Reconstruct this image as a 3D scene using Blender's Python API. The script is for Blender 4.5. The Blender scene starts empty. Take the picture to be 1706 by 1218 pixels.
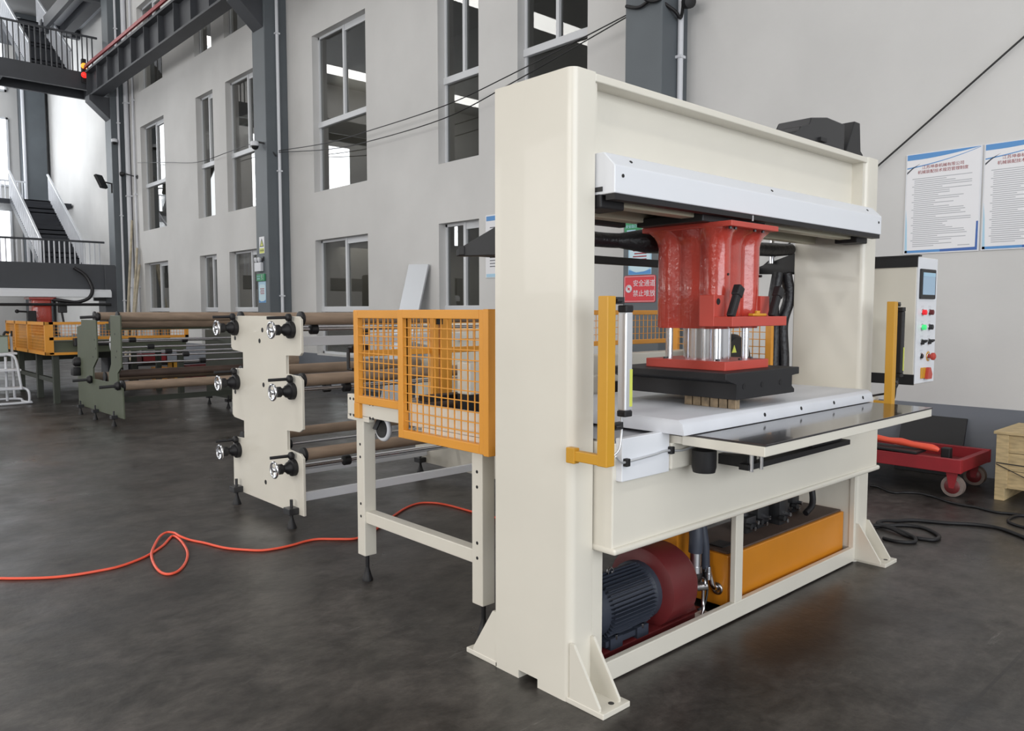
import bpy, bmesh, math, random
from mathutils import Vector, Matrix
random.seed(7)
S = bpy.context.scene
COL = S.collection
PI = math.pi

# ------------------------------------------------------------------ camera
F, YAW, PITCH = 1298.0, math.radians(42.6), math.radians(4.02)
cd = bpy.data.cameras.new('camera'); co = bpy.data.objects.new('camera', cd); COL.objects.link(co)
cd.sensor_fit = 'HORIZONTAL'; cd.sensor_width = 36.0; cd.lens = F / 1706 * 36.0
cd.clip_start = 0.05; cd.clip_end = 200
co.location = (0, 0, 1.5); co.rotation_euler = (PI / 2 - PITCH, 0, -YAW)
S.camera = co

# ------------------------------------------------------------------ world, lights, exposure
w = bpy.data.worlds.new('overcast'); S.world = w; w.use_nodes = True
w.node_tree.nodes['Background'].inputs[0].default_value = (0.86, 0.93, 1.0, 1)
w.node_tree.nodes['Background'].inputs[1].default_value = 0.6
S.view_settings.view_transform = 'Standard'; S.view_settings.look = 'None'
S.view_settings.exposure = 0.82; S.view_settings.gamma = 1.0
S.view_settings.use_curve_mapping = False

def area(name, loc, rot, sx, sy, power, col=(1, 1, 1)):
    l = bpy.data.lights.new(name, 'AREA'); l.shape = 'RECTANGLE'; l.size = sx; l.size_y = sy
    l.energy = power; l.color = col
    o = bpy.data.objects.new(name, l); COL.objects.link(o); o.location = loc; o.rotation_euler = rot
    return o
WARM, COOL = (1.0, 0.985, 0.95), (0.93, 0.97, 1.0)
for y in (-4.5, 9.0, 22.5, 33.5):                                  # translucent roof strips
    area('roof_light', (-4.0, y, 12.85), (0, 0, 0), 20.0, 1.2, 300, WARM)
for y, p in ((-4, 340), (3, 340), (10, 230), (17, 150), (24, 120)):    # windows of the opposite long wall
    area('side_daylight', (-15.8, y, 4.6), (0, -PI / 2, 0), 5.0, 4.0, p, (1.0, 0.975, 0.94))
area('gate_daylight', (-1.0, -8.8, 3.6), (PI / 2, 0, 0), 12.0, 6.0, 560, (0.90, 0.95, 1.0))   # open gate behind the camera
for x in (-12.0, -8.4, -4.8, -1.2):                                # tall windows of the far end wall
    area('end_daylight', (x, 36.1, 7.6), (-PI / 2, 0, 0), 1.7, 4.6, 150, COOL)
area('stair_daylight', (3.2, 31.6, 8.0), (0, -PI / 2, 0), 8.4, 4.0, 190, COOL)  # stair bay side windows
area('stair_daylight', (4.9, 35.9, 7.0), (-PI / 2, 0, 0), 2.6, 6.0, 100, COOL)
for z in (2.9, 6.6, 10.3):                                          # unseen fill lights added inside the rooms to lift the dark panes
    area('room_fill_light', (9.4, 19.0, z), (0, 0, 0), 1.0, 12.0, 60, WARM)

# ------------------------------------------------------------------ materials
def lin(c):
    c = c / 255.0
    return c / 12.92 if c <= 0.04045 else ((c + 0.055) / 1.055) ** 2.4
def rgb(r, g, b): return (lin(r), lin(g), lin(b), 1)
MATS = {}
def pm(name, c, rough=0.5, metal=0.0, var=0.0, vscale=3.0, bump=0.0, bscale=60.0, emit=0.0, spec=0.5, coat=0.0, stretch=None):
    m = bpy.data.materials.new(name); m.use_nodes = True
    nt = m.node_tree; b = nt.nodes['Principled BSDF']
    b.inputs['Base Color'].default_value = rgb(*c); b.inputs['Roughness'].default_value = rough
    b.inputs['Metallic'].default_value = metal; b.inputs['Specular IOR Level'].default_value = spec
    b.inputs['Coat Weight'].default_value = coat
    if emit:
        b.inputs['Emission Color'].default_value = rgb(*c); b.inputs['Emission Strength'].default_value = emit
    if var or bump:
        tc = nt.nodes.new('ShaderNodeTexCoord'); vec = tc.outputs['Object']
        if stretch:
            mp = nt.nodes.new('ShaderNodeMapping'); mp.inputs['Scale'].default_value = stretch
            nt.links.new(vec, mp.inputs[0]); vec = mp.outputs[0]
    if var:
        n = nt.nodes.new('ShaderNodeTexNoise'); n.inputs['Scale'].default_value = vscale; n.inputs['Detail'].default_value = 6
        nt.links.new(vec, n.inputs['Vector'])
        r = nt.nodes.new('ShaderNodeValToRGB'); r.color_ramp.elements[0].position = 0.3; r.color_ramp.elements[1].position = 0.7
        a = [max(0, x * (1 - var)) for x in c]; d = [min(255, x * (1 + var)) for x in c]
        r.color_ramp.elements[0].color = rgb(*a); r.color_ramp.elements[1].color = rgb(*d)
        nt.links.new(n.outputs['Fac'], r.inputs[0]); nt.links.new(r.outputs[0], b.inputs['Base Color'])
    if bump:
        n2 = nt.nodes.new('ShaderNodeTexNoise'); n2.inputs['Scale'].default_value = bscale; n2.inputs['Detail'].default_value = 4
        nt.links.new(vec, n2.inputs['Vector'])
        bp = nt.nodes.new('ShaderNodeBump'); bp.inputs['Strength'].default_value = bump; bp.inputs['Distance'].default_value = 0.01
        nt.links.new(n2.outputs['Fac'], bp.inputs['Height']); nt.links.new(bp.outputs[0], b.inputs['Normal'])
    MATS[name] = m
    return m
CREAM = pm('cream_paint', (220, 215, 203), 0.32, var=0.012, vscale=2, coat=0.15)
WHITE = pm('white_paint', (226, 228, 233), 0.35)
SHEET = pm('sheet_metal', (188, 190, 194), 0.45, 0.4)
WALL = pm('wall_plaster', (203, 202, 201), 0.8, var=0.035, vscale=0.55, bump=0.15, bscale=14)
BAND = pm('grey_wall_band', (112, 116, 124), 0.6, var=0.05, vscale=1.2)
STEEL_GREY = pm('column_grey', (92, 98, 103), 0.55, var=0.04, vscale=1.5)
DARK_STEEL = pm('dark_grey_steel', (66, 68, 73), 0.55, var=0.05, vscale=1.5)
STEP = pm('dark_tread', (52, 54, 60), 0.65)
ORANGE = pm('orange_enamel', (224, 154, 58), 0.4, var=0.02)
YELLOW = pm('yellow_enamel', (204, 150, 44), 0.4, var=0.02)
AMBER = pm('amber_tank_paint', (204, 130, 34), 0.35, var=0.03)
RED = pm('red_enamel', (180, 62, 50), 0.2, var=0.06, vscale=6, bump=0.35, bscale=38, coat=0.8)
RED_FLAT = pm('red_plate_paint', (190, 72, 60), 0.42, var=0.03, vscale=5)
MAROON = pm('maroon_paint', (106, 36, 38), 0.45, var=0.05)
TROLLEY = pm('trolley_red', (146, 34, 42), 0.45, var=0.08, vscale=5)
BLACK = pm('black_plate', (27, 27, 30), 0.5, var=0.05)
RUBBER = pm('black_rubber', (22, 21, 24), 0.55)
HOSEBLK = pm('black_sleeve', (26, 24, 28), 0.4, bump=0.5, bscale=40)
CHROME = pm('chrome', (222, 223, 228), 0.17, 1.0)
STEEL = pm('bright_steel', (190, 190, 192), 0.28, 1.0)
ALU = pm('aluminium', (220, 222, 226), 0.35, 0.6)
MAT_W = pm('white_cutting_board', (214, 216, 222), 0.38, var=0.02, vscale=4)
GLASSBLK = pm('black_tray_top', (50, 46, 46), 0.14, var=0.1, vscale=3, coat=0.3)
KRAFT = pm('brown_cardboard', (148, 128, 110), 0.65, var=0.1, vscale=7, stretch=(0.6, 3, 3))
BROWN_DK = pm('dark_brown_roll', (84, 68, 60), 0.6, var=0.1, vscale=7)
OLIVE = pm('olive_paint', (86, 92, 76), 0.5, var=0.03)
OLIVE_DK = pm('olive_dark', (58, 62, 54), 0.5)
MOTOR = pm('motor_blue_grey', (54, 59, 71), 0.5)
HOSE_O = pm('orange_air_hose', (236, 92, 66), 0.4)
WOOD = pm('crate_wood', (186, 164, 124), 0.7, var=0.1, vscale=9, bump=0.2, bscale=50, stretch=(1, 1, 5))
POLE = pm('bamboo', (178, 168, 148), 0.7, var=0.1, vscale=6)
SIGN_RED = pm('sign_red', (206, 52, 62), 0.4)
PAPER = pm('poster_paper', (226, 226, 230), 0.5)
INK = pm('poster_print', (172, 174, 180), 0.6)
INK_RED = pm('poster_title', (150, 60, 66), 0.6)
INK_DK = pm('poster_dark', (70, 72, 80), 0.6)
BLUE = pm('poster_blue', (84, 142, 200), 0.5)
LBLUE = pm('poster_pale_blue', (168, 204, 226), 0.5)
DBLUE = pm('poster_deep_blue', (58, 98, 168), 0.5)
PVC = pm('white_pvc', (214, 216, 222), 0.4)
FRAME = pm('window_frame', (206, 208, 212), 0.4)
GREEN = pm('sign_green', (40, 120, 78), 0.4, emit=0.12)
LIME = pm('warning_yellow', (208, 214, 96), 0.5)
TEALBOX = pm('pale_green_bin', (150, 162, 152), 0.5)
GUNMETAL = pm('gun_metal', (60, 60, 62), 0.4, 0.5)
BAR_BEIGE = pm('beige_rail', (196, 190, 168), 0.4)
LAMP_RED = pm('lamp_red', (235, 40, 34), 0.3, emit=1.0)
LAMP_AMB = pm('lamp_amber', (235, 150, 50), 0.3, emit=0.9)
BTN_RED = pm('button_red', (220, 30, 40), 0.3, emit=0.25)
BTN_GRN = pm('button_green', (60, 190, 110), 0.3, emit=0.5)
SCREEN = pm('screen_glow', (128, 152, 172), 0.25, emit=0.25)
ROOM = pm('room_inside', (120, 116, 108), 0.8)
CURTAIN = pm('grey_curtain', (150, 146, 138), 0.8)
DIE = pm('die_stack', (138, 120, 96), 0.5, var=0.2, vscale=30)
REDORANGE = pm('orange_red_plastic', (240, 92, 66), 0.45)
FOAM = pm('worn_wheel', (126, 112, 106), 0.6, var=0.1, vscale=12)
ROOF = pm('roof_sheet', (150, 150, 150), 0.7)

# glass: clear pane with a Fresnel mirror
g = bpy.data.materials.new('window_glass'); g.use_nodes = True; nt = g.node_tree
nt.nodes.remove(nt.nodes['Principled BSDF'])
tr = nt.nodes.new('ShaderNodeBsdfTransparent'); tr.inputs[0].default_value = (0.70, 0.71, 0.70, 1)
gl = nt.nodes.new('ShaderNodeBsdfGlossy'); gl.inputs['Roughness'].default_value = 0.01
lw = nt.nodes.new('ShaderNodeLayerWeight')
pw = nt.nodes.new('ShaderNodeMath'); pw.operation = 'POWER'; pw.inputs[1].default_value = 3.0; nt.links.new(lw.outputs['Facing'], pw.inputs[0])
fr = nt.nodes.new('ShaderNodeMath'); fr.operation = 'MULTIPLY_ADD'; fr.inputs[1].default_value = 0.85; fr.inputs[2].default_value = 0.07
nt.links.new(pw.outputs[0], fr.inputs[0])
mx = nt.nodes.new('ShaderNodeMixShader')
nt.links.new(fr.outputs[0], mx.inputs[0]); nt.links.new(tr.outputs[0], mx.inputs[1]); nt.links.new(gl.outputs[0], mx.inputs[2])
nt.links.new(mx.outputs[0], nt.nodes['Material Output'].inputs[0])
GLASS = g

# floor: worn sealed concrete
fm = bpy.data.materials.new('concrete_floor'); fm.use_nodes = True; nt = fm.node_tree; b = nt.nodes['Principled BSDF']
tc = nt.nodes.new('ShaderNodeTexCoord')
def noise(scale, detail=8, rough=0.6, stretch=None, dist=0.0):
    n = nt.nodes.new('ShaderNodeTexNoise'); n.inputs['Scale'].default_value = scale
    n.inputs['Detail'].default_value = detail; n.inputs['Roughness'].default_value = rough; n.inputs['Distortion'].default_value = dist
    if stretch:
        mp = nt.nodes.new('ShaderNodeMapping'); mp.inputs['Scale'].default_value = stretch
        nt.links.new(tc.outputs['Object'], mp.inputs[0]); nt.links.new(mp.outputs[0], n.inputs['Vector'])
    else:
        nt.links.new(tc.outputs['Object'], n.inputs['Vector'])
    return n.outputs['Fac']
def ramp(fac, stops):
    r = nt.nodes.new('ShaderNodeValToRGB'); e = r.color_ramp.elements
    e[0].position, e[0].color = stops[0]; e[1].position, e[1].color = stops[1]
    for p, c in stops[2:]:
        k = e.new(p); k.color = c
    nt.links.new(fac, r.inputs[0]); return r.outputs[0]
def mix(fac, a, c, blend='MIX'):
    m = nt.nodes.new('ShaderNodeMix'); m.data_type = 'RGBA'; m.blend_type = blend
    if isinstance(fac, float): m.inputs[0].default_value = fac
    else: nt.links.new(fac, m.inputs[0])
    nt.links.new(a, m.inputs[6]); nt.links.new(c, m.inputs[7]); return m.outputs[2]
def scale_fac(col, k):
    m = nt.nodes.new('ShaderNodeMath'); m.operation = 'MULTIPLY'; m.inputs[1].default_value = k
    nt.links.new(col, m.inputs[0]); return m.outputs[0]
def flat(*c):
    n = nt.nodes.new('ShaderNodeRGB'); n.outputs[0].default_value = rgb(*c); return n.outputs[0]
BW = lambda lo, hi: [(lo, (0, 0, 0, 1)), (hi, (1, 1, 1, 1))]
colr = ramp(noise(0.5, 7, 0.6), [(0.3, rgb(75, 72, 70)), (0.7, rgb(108, 104, 101))])
mid = ramp(noise(2.6, 12, 0.72, None, 0.5), [(0.30, rgb(62, 60, 58)), (0.70, rgb(190, 188, 186))])
colr = mix(0.9, colr, mid, 'OVERLAY')
fine = ramp(noise(11, 10, 0.75, (0.7, 1.2, 1), 0.3), [(0.34, rgb(70, 68, 66)), (0.66, rgb(184, 182, 180))])
colr = mix(0.7, colr, fine, 'OVERLAY')
st = ramp(noise(1.3, 8, 0.7, None, 1.2), BW(0.58, 0.70))            # dark traffic stains
colr = mix(scale_fac(st, 0.65), colr, flat(48, 44, 42))
sp = ramp(noise(42, 3, 0.5), BW(0.66, 0.72))                        # dark specks
colr = mix(scale_fac(sp, 0.5), colr, flat(44, 42, 41))
scr = ramp(noise(9, 6, 0.8, (0.16, 1.5, 1), 0.3), BW(0.64, 0.74))    # pale scuffs
colr = mix(scale_fac(scr, 0.4), colr, flat(150, 147, 143))
# oil stain and painted-in press shade in front of the base: distorted ellipse
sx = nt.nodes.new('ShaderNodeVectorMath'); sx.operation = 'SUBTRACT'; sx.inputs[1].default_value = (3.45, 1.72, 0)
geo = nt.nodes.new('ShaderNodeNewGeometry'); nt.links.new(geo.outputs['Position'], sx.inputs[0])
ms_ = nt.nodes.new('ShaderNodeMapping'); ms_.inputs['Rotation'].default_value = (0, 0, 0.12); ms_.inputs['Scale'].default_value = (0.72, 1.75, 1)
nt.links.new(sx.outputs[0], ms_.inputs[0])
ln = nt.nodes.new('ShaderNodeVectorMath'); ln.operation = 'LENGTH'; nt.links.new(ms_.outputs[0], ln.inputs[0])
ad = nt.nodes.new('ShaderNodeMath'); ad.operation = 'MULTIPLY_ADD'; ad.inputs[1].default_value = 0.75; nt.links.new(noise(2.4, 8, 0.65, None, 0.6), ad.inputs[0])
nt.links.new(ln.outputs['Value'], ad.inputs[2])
oil_shade = ramp(ad.outputs[0], [(0.72, (1, 1, 1, 1)), (1.0, (0, 0, 0, 1))])
colr = mix(scale_fac(oil_shade, 0.85), colr, flat(36, 27, 24))
# saw-cut joints
def joint(axis, pos, wd=0.007):
    sp_ = nt.nodes.new('ShaderNodeSeparateXYZ'); nt.links.new(geo.outputs['Position'], sp_.inputs[0])
    a_ = nt.nodes.new('ShaderNodeMath'); a_.operation = 'SUBTRACT'; a_.inputs[1].default_value = pos; nt.links.new(sp_.outputs[axis], a_.inputs[0])
    b_ = nt.nodes.new('ShaderNodeMath'); b_.operation = 'ABSOLUTE'; nt.links.new(a_.outputs[0], b_.inputs[0])
    c_ = nt.nodes.new('ShaderNodeMath'); c_.operation = 'LESS_THAN'; c_.inputs[1].default_value = wd; nt.links.new(b_.outputs[0], c_.inputs[0])
    return c_.outputs[0]
for ax_, ps_ in ((1, 5.62), (1, 11.6), (1, 0.93), (1, 17.6), (0, -1.6), (0, 5.85)):
    colr = mix(scale_fac(joint(ax_, ps_), 0.7), colr, flat(46, 44, 43))
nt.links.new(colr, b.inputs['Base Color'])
rr = ramp(noise(2.0, 8), [(0.3, (0.26, 0.26, 0.26, 1)), (0.7, (0.5, 0.5, 0.5, 1))])
nt.links.new(rr, b.inputs['Roughness'])
bp = nt.nodes.new('ShaderNodeBump'); bp.inputs['Strength'].default_value = 0.12; bp.inputs['Distance'].default_value = 0.01
nt.links.new(noise(26, 6), bp.inputs['Height']); nt.links.new(bp.outputs[0], b.inputs['Normal'])
b.inputs['Specular IOR Level'].default_value = 0.45
FLOOR = fm

# ------------------------------------------------------------------ mesh helpers
WORLD = {}
class MB:
    def __init__(s): s.bm = bmesh.new()
    def box(s, x0, x1, y0, y1, z0, z1, bev=0.0, seg=2):
        t = bmesh.new(); bmesh.ops.create_cube(t, size=1.0)
        bmesh.ops.scale(t, vec=(abs(x1 - x0), abs(y1 - y0), abs(z1 - z0)), verts=t.verts)
        bmesh.ops.translate(t, vec=((x0 + x1) / 2, (y0 + y1) / 2, (z0 + z1) / 2), verts=t.verts)
        if bev: bmesh.ops.bevel(t, geom=t.edges[:], offset=bev, segments=seg, profile=0.5, affect='EDGES')
        return s.add(t)
    def add(s, t, M=None):
        if M is not None: bmesh.ops.transform(t, matrix=M, verts=t.verts)
        me = bpy.data.meshes.new('t'); t.to_mesh(me); s.bm.from_mesh(me); bpy.data.meshes.remove(me); t.free(); return s
    def obox(s, p, q, wd, ht, bev=0.0, up=(0, 0, 1)):
        """bar of section wd x ht from p to q"""
        p, q = Vector(p), Vector(q); d = (q - p); L = d.length; d.normalize(); u = Vector(up)
        a = d.cross(u)
        if a.length < 1e-4: a = d.cross(Vector((1, 0, 0)))
        a.normalize(); u = a.cross(d)
        M = Matrix((d, a, u)).transposed().to_4x4(); M.translation = (p + q) / 2
        t = bmesh.new(); bmesh.ops.create_cube(t, size=1.0); bmesh.ops.scale(t, vec=(L, wd, ht), verts=t.verts)
        if bev: bmesh.ops.bevel(t, geom=t.edges[:], offset=bev, segments=2, profile=0.5, affect='EDGES')
        return s.add(t, M)
    def lathe(s, o, axis, prof, n=20, caps=True):
        o, ax = Vector(o), Vector(axis).normalized()
        a = ax.cross(Vector((0, 0, 1)))
        if a.length < 1e-3: a = ax.cross(Vector((1, 0, 0)))
        a.normalize(); c = ax.cross(a)
        rings = [[o + ax * t + (a * math.cos(2 * PI * k / n) + c * math.sin(2 * PI * k / n)) * r for k in range(n)] for t, r in prof]
        return s.rings(rings, caps)
    def rings(s, rings, caps=True, closed=False):
        bm = s.bm; vs = [[bm.verts.new(p) for p in r] for r in rings]; n = len(vs[0])
        for i in range(len(vs) - (0 if closed else 1)):
            A, B = vs[i], vs[(i + 1) % len(vs)]
            for k in range(n): bm.faces.new((A[k], A[(k + 1) % n], B[(k + 1) % n], B[k]))
        if caps and not closed:
            bm.faces.new(list(reversed(vs[0]))); bm.faces.new(vs[-1])
        return s
    def cyl(s, p, q, r, n=16, r2=None):
        p, q = Vector(p), Vector(q); return s.lathe(p, q - p, [(0, r), ((q - p).length, r if r2 is None else r2)], n)
    def torus(s, o, axis, R, r, n=28, m=10):
        o, ax = Vector(o), Vector(axis).normalized(); a = ax.cross(Vector((0, 0, 1)))
        if a.length < 1e-3: a = ax.cross(Vector((1, 0, 0)))
        a.normalize(); c = ax.cross(a); rings = []
        for k in range(n):
            t = 2 * PI * k / n; d = a * math.cos(t) + c * math.sin(t)
            rings.append([o + d * (R + r * math.cos(2 * PI * j / m)) + ax * r * math.sin(2 * PI * j / m) for j in range(m)])
        return s.rings(rings, False, True)
    def prism(s, pts, axis, a, c, bev=0.0):
        """polygon in the other two coordinates (x: y,z / y: x,z / z: x,y) extruded along axis"""
        t = bmesh.new()
        def P(u, v, k): return {'x': (k, u, v), 'y': (u, k, v), 'z': (u, v, k)}[axis]
        A = [t.verts.new(P(u, v, a)) for u, v in pts]; B = [t.verts.new(P(u, v, c)) for u, v in pts]; n = len(pts)
        t.faces.new(A); t.faces.new(list(reversed(B)))
        for k in range(n): t.faces.new((A[k], B[k], B[(k + 1) % n], A[(k + 1) % n]))
        if bev: bmesh.ops.bevel(t, geom=t.edges[:], offset=bev, segments=2, profile=0.5, affect='EDGES')
        return s.add(t)
    def tube(s, pts, r, n=8, sub=6, radii=None):
        P = [Vector(p) for p in pts]
        if sub > 1 and len(P) > 2:
            Q, R = [], []
            for i in range(len(P) - 1):
                p0, p1, p2, p3 = P[max(i - 1, 0)], P[i], P[i + 1], P[min(i + 2, len(P) - 1)]
                for k in range(sub):
                    t = k / sub
                    Q.append(0.5 * ((2 * p1) + (p2 - p0) * t + (2 * p0 - 5 * p1 + 4 * p2 - p3) * t * t + (3 * p1 - p0 - 3 * p2 + p3) * t ** 3))
                    R.append((radii[i] * (1 - t) + radii[i + 1] * t) if radii else r)
            Q.append(P[-1]); R.append(radii[-1] if radii else r)
        else: Q = P; R = radii or [r] * len(P)
        rings = []; a = None
        for i, q in enumerate(Q):
            d = (Q[min(i + 1, len(Q) - 1)] - Q[max(i - 1, 0)]).normalized()
            if a is None:
                a = d.cross(Vector((0, 0, 1)))
                if a.length < 1e-3: a = d.cross(Vector((1, 0, 0)))
            a = (a - d * a.dot(d)).normalized(); c = d.cross(a)
            rings.append([q + (a * math.cos(2 * PI * k / n) + c * math.sin(2 * PI * k / n)) * R[i] for k in range(n)])
        return s.rings(rings)
    def quad(s, a, b, c, d):
        s.bm.faces.new([s.bm.verts.new(p) for p in (a, b, c, d)]); return s

def mk(name, mb, mat, parent=None, smooth=None):
    """link ONE mesh object; its origin sits at the bottom centre of its geometry"""
    bm = mb.bm; bmesh.ops.recalc_face_normals(bm, faces=bm.faces[:])
    me = bpy.data.meshes.new(name); bm.to_mesh(me); bm.free()
    lo = Vector([min(v.co[i] for v in me.vertices) for i in range(3)]); hi = Vector([max(v.co[i] for v in me.vertices) for i in range(3)])
    c = Vector(((lo.x + hi.x) / 2, (lo.y + hi.y) / 2, lo.z))
    me.transform(Matrix.Translation(-c)); me.materials.append(mat)
    if smooth is not None:
        for p in me.polygons: p.use_smooth = True
        try: me.set_sharp_from_angle(angle=math.radians(smooth))
        except Exception: pass
    o = bpy.data.objects.new(name, me); COL.objects.link(o); o.location = c
    WORLD[o] = c
    if parent is not None: put(o, parent)
    return o
def put(o, parent):
    o.parent = parent; o.matrix_parent_inverse = Matrix.Translation(-WORLD[parent])
def tag(o, label=None, cat=None, group=None, kind=None):
    if label: o['label'] = label
    if cat: o['category'] = cat
    if group: o['group'] = group
    if kind: o['kind'] = kind
    return o
def thing(name, label, cat, loc, group=None):
    o = bpy.data.objects.new(name, None); COL.objects.link(o); o.location = loc; o.empty_display_size = 0.1
    WORLD[o] = Vector(loc)
    return tag(o, label, cat, group)
def structure(name, label, loc):
    o = thing(name, None, None, loc); o['kind'] = 'structure'
    if label: o['label'] = label
    return o
def text(name, s, size, loc, mat, parent, face='x', align='CENTER'):
    """flat lettering; face 'x' looks towards -X, face 'y' looks towards -Y"""
    c = bpy.data.curves.new(name, 'FONT'); c.body = s; c.size = size; c.align_x = align; c.align_y = 'CENTER'
    c.extrude = 0.0006; c.resolution_u = 3; c.materials.append(mat)
    o = bpy.data.objects.new(name, c); COL.objects.link(o)
    R = Matrix(((0, 0, -1), (-1, 0, 0), (0, 1, 0))) if face == 'x' else Matrix(((1, 0, 0), (0, 0, -1), (0, 1, 0)))
    dg = bpy.context.evaluated_depsgraph_get(); me = bpy.data.meshes.new_from_object(o.evaluated_get(dg))
    bpy.data.objects.remove(o); o = bpy.data.objects.new(name, me); COL.objects.link(o)
    o.rotation_euler = R.to_euler(); o.location = loc; WORLD[o] = Vector(loc)
    if parent is not None: put(o, parent)
    return o
def B(*a, **k): return MB().box(*a, **k)
def copy_tree(o, parent=None):
    c = o.copy(); COL.objects.link(c)
    if parent is not None: c.parent = parent
    WORLD[c] = WORLD[o].copy()
    for ch in [k for k in list(WORLD) if k.parent == o]: copy_tree(ch, c)
    return c
def move(o, dx, dy, dz=0):
    o.location = Vector(o.location) + Vector((dx, dy, dz)); return o

# ================================================================== SETTING
XW = 7.85
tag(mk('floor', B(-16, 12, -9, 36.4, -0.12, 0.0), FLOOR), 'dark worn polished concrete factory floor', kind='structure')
tag(mk('ceiling', B(-16, 12, -9, 36.4, 13.0, 13.2), ROOF), kind='structure')
tag(mk('wall_left', B(-16.2, -16, -9, 36.4, -0.1, 13), WALL), kind='structure')
tag(mk('wall_front', B(-16, 12, -9.2, -9, -0.1, 13), WALL), kind='structure')
tag(mk('wall_back', B(-16, 12, 36.2, 36.4, -0.1, 13), WALL), kind='structure')
# windows: y0, y1, z0, z1, transom z
WIN = []
for y0, y1 in ((12.46, 14.43), (9.29, 10.31), (7.07, 8.42), (16.72, 18.68), (19.45, 20.55), (22.9, 24.9)):
    WIN.append((y0, y1, 0.63, 2.92, 1.53)); WIN.append((y0, y1, 3.88, 6.95, 5.22))
for y0, y1 in ((16.72, 18.68), (19.45, 20.55), (22.9, 24.9)): WIN.append((y0, y1, 7.97, 10.4, 9.2))
ys = sorted({-9.0, 36.3} | {v for q in WIN for v in q[:2]}); zs = sorted({-0.05, 13.0} | {v for q in WIN for v in q[2:4]})
wm = MB()
for i in range(len(ys) - 1):
    run = None
    for j in range(len(zs) - 1):
        cy, cz = (ys[i] + ys[i + 1]) / 2, (zs[j] + zs[j + 1]) / 2
        hole = any(q[0] < cy < q[1] and q[2] < cz < q[3] for q in WIN)
        if not hole: run = [zs[j], zs[j + 1]] if run is None else [run[0], zs[j + 1]]
        if (hole or j == len(zs) - 2) and run:
            wm.box(XW, XW + 0.24, ys[i], ys[i + 1], run[0], run[1]); run = None
tag(mk('wall_right', wm, WALL), 'long pale plaster wall with tall windows', kind='structure')
# painted band along the foot of the wall (broken by the low windows)
bm_ = MB(); e = -8.9
for q in sorted([q for q in WIN if q[2] < 1]):
    bm_.box(XW - 0.006, XW + 0.02, e, q[0], 0, 0.63); e = q[1]
    bm_.box(XW - 0.006, XW + 0.02, q[0], q[1], 0, 0.60)
bm_.box(XW - 0.006, XW + 0.02, e, 36.2, 0, 0.63)
tag(mk('baseboard_right', bm_, BAND), 'grey painted band along the foot of the wall', kind='structure')
# rooms behind the windows
rm = MB(); rm.box(10.6, 10.7, 6, 26, 0, 11)
for z in (0, 3.35, 7.3, 11.0): rm.box(XW + 0.24, 10.7, 6, 26, z, z + 0.12)
for y in (6, 15.3, 26): rm.box(XW + 0.24, 10.7, y, y + 0.1, 0, 11)
tag(mk('wall_inner', rm, ROOM), 'dim office rooms behind the windows', kind='structure')
for n, (y0, y1, z0, z1, zt) in enumerate(WIN):
    t = structure('window_%d' % (n + 1), None, (XW + 0.15, (y0 + y1) / 2, z0))
    xa, xb, f = XW + 0.14, XW + 0.20, 0.045
    fb = MB()
    fb.box(xa, xb, y0, y0 + f, z0, z1); fb.box(xa, xb, y1 - f, y1, z0, z1)
    fb.box(xa, xb, y0, y1, z1 - f, z1); fb.box(xa, xb, y0, y1, z0, z0 + f)
    mk('window_frame', fb, FRAME, t)
    mk('transom', B(xa - 0.03, xb, y0, y1, zt - 0.055, zt + 0.055, 0.008), FRAME, t)
    ym = (y0 + y1) / 2
    mk('sash_bar', B(xa - 0.015, xb, ym - 0.03, ym + 0.03, zt, z1, 0.006), FRAME, t)
    mk('sash_rail', B(xa + 0.0, xb, y0 + f, ym, z1 - f - 0.07, z1 - f), FRAME, t)
    mk('pane', B(xa + 0.03, xa + 0.036, y0 + f, ym, zt, z1 - f), GLASS, t)
    mk('pane', B(xa + 0.022, xa + 0.028, ym, y1 - f, zt, z1 - f), GLASS, t)
    mk('pane', B(xa + 0.03, xa + 0.036, y0 + f, y1 - f, z0 + f, zt), GLASS, t)
    if n in (6, 8, 10, 11):                                        # gathered curtains
        cb = MB(); pts = []
        N = 26
        ya, yb = (y0 + f, y0 + (y1 - y0) * 0.8)
        fr_ = [(XW + 0.36 + 0.03 * math.sin(k * 1.9) + 0.012 * math.sin(k * 4.7), ya + (yb - ya) * k / N) for k in range(N + 1)]
        for k in range(N):
            (xA, yA), (xB, yB) = fr_[k], fr_[k + 1]
            cb.quad((xA, yA, z0 + 0.5), (xB, yB, z0 + 0.5), (xB, yB, z1 - 0.1), (xA, yA, z1 - 0.1))
        mk('curtain', cb, CURTAIN, t, 60)

# columns against the wall, each with a conduit
def column(y0, y1, label, pipe_x, z1=13.0):
    cb = MB(); cb.box(7.355, XW, y0, y1, 0, z1, 0.012)
    t = tag(mk('steel_column', cb, STEEL_GREY), label, kind='structure')
    pb = MB(); pb.cyl((pipe_x, y0 - 0.035, 0.2), (pipe_x, y0 - 0.035, z1 - 0.3), 0.034, 10)
    for z in (1.8, 4.4, 7.2, 10): pb.box(pipe_x - 0.05, pipe_x + 0.05, y0 - 0.075, y0, z, z + 0.03)
    tag(mk('conduit_pipe', pb, PVC, None, 40), 'white vertical conduit pipe clipped to the ' + label.replace('steel column', 'column'), 'pipe', 'conduits on the columns')
column(5.5, 6.03, 'grey steel column behind the cream press', 7.66)
column(15.5, 16.08, 'grey steel column between the wide windows', 7.62)
column(26.0, 26.6, 'grey steel column beside the stairs', 7.56)
tag(mk('steel_column', B(6.85, 7.72, 35.75, 36.2, 0, 13, 0.012), STEEL_GREY), 'grey column on the far end wall of the stair bay', kind='structure')
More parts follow.
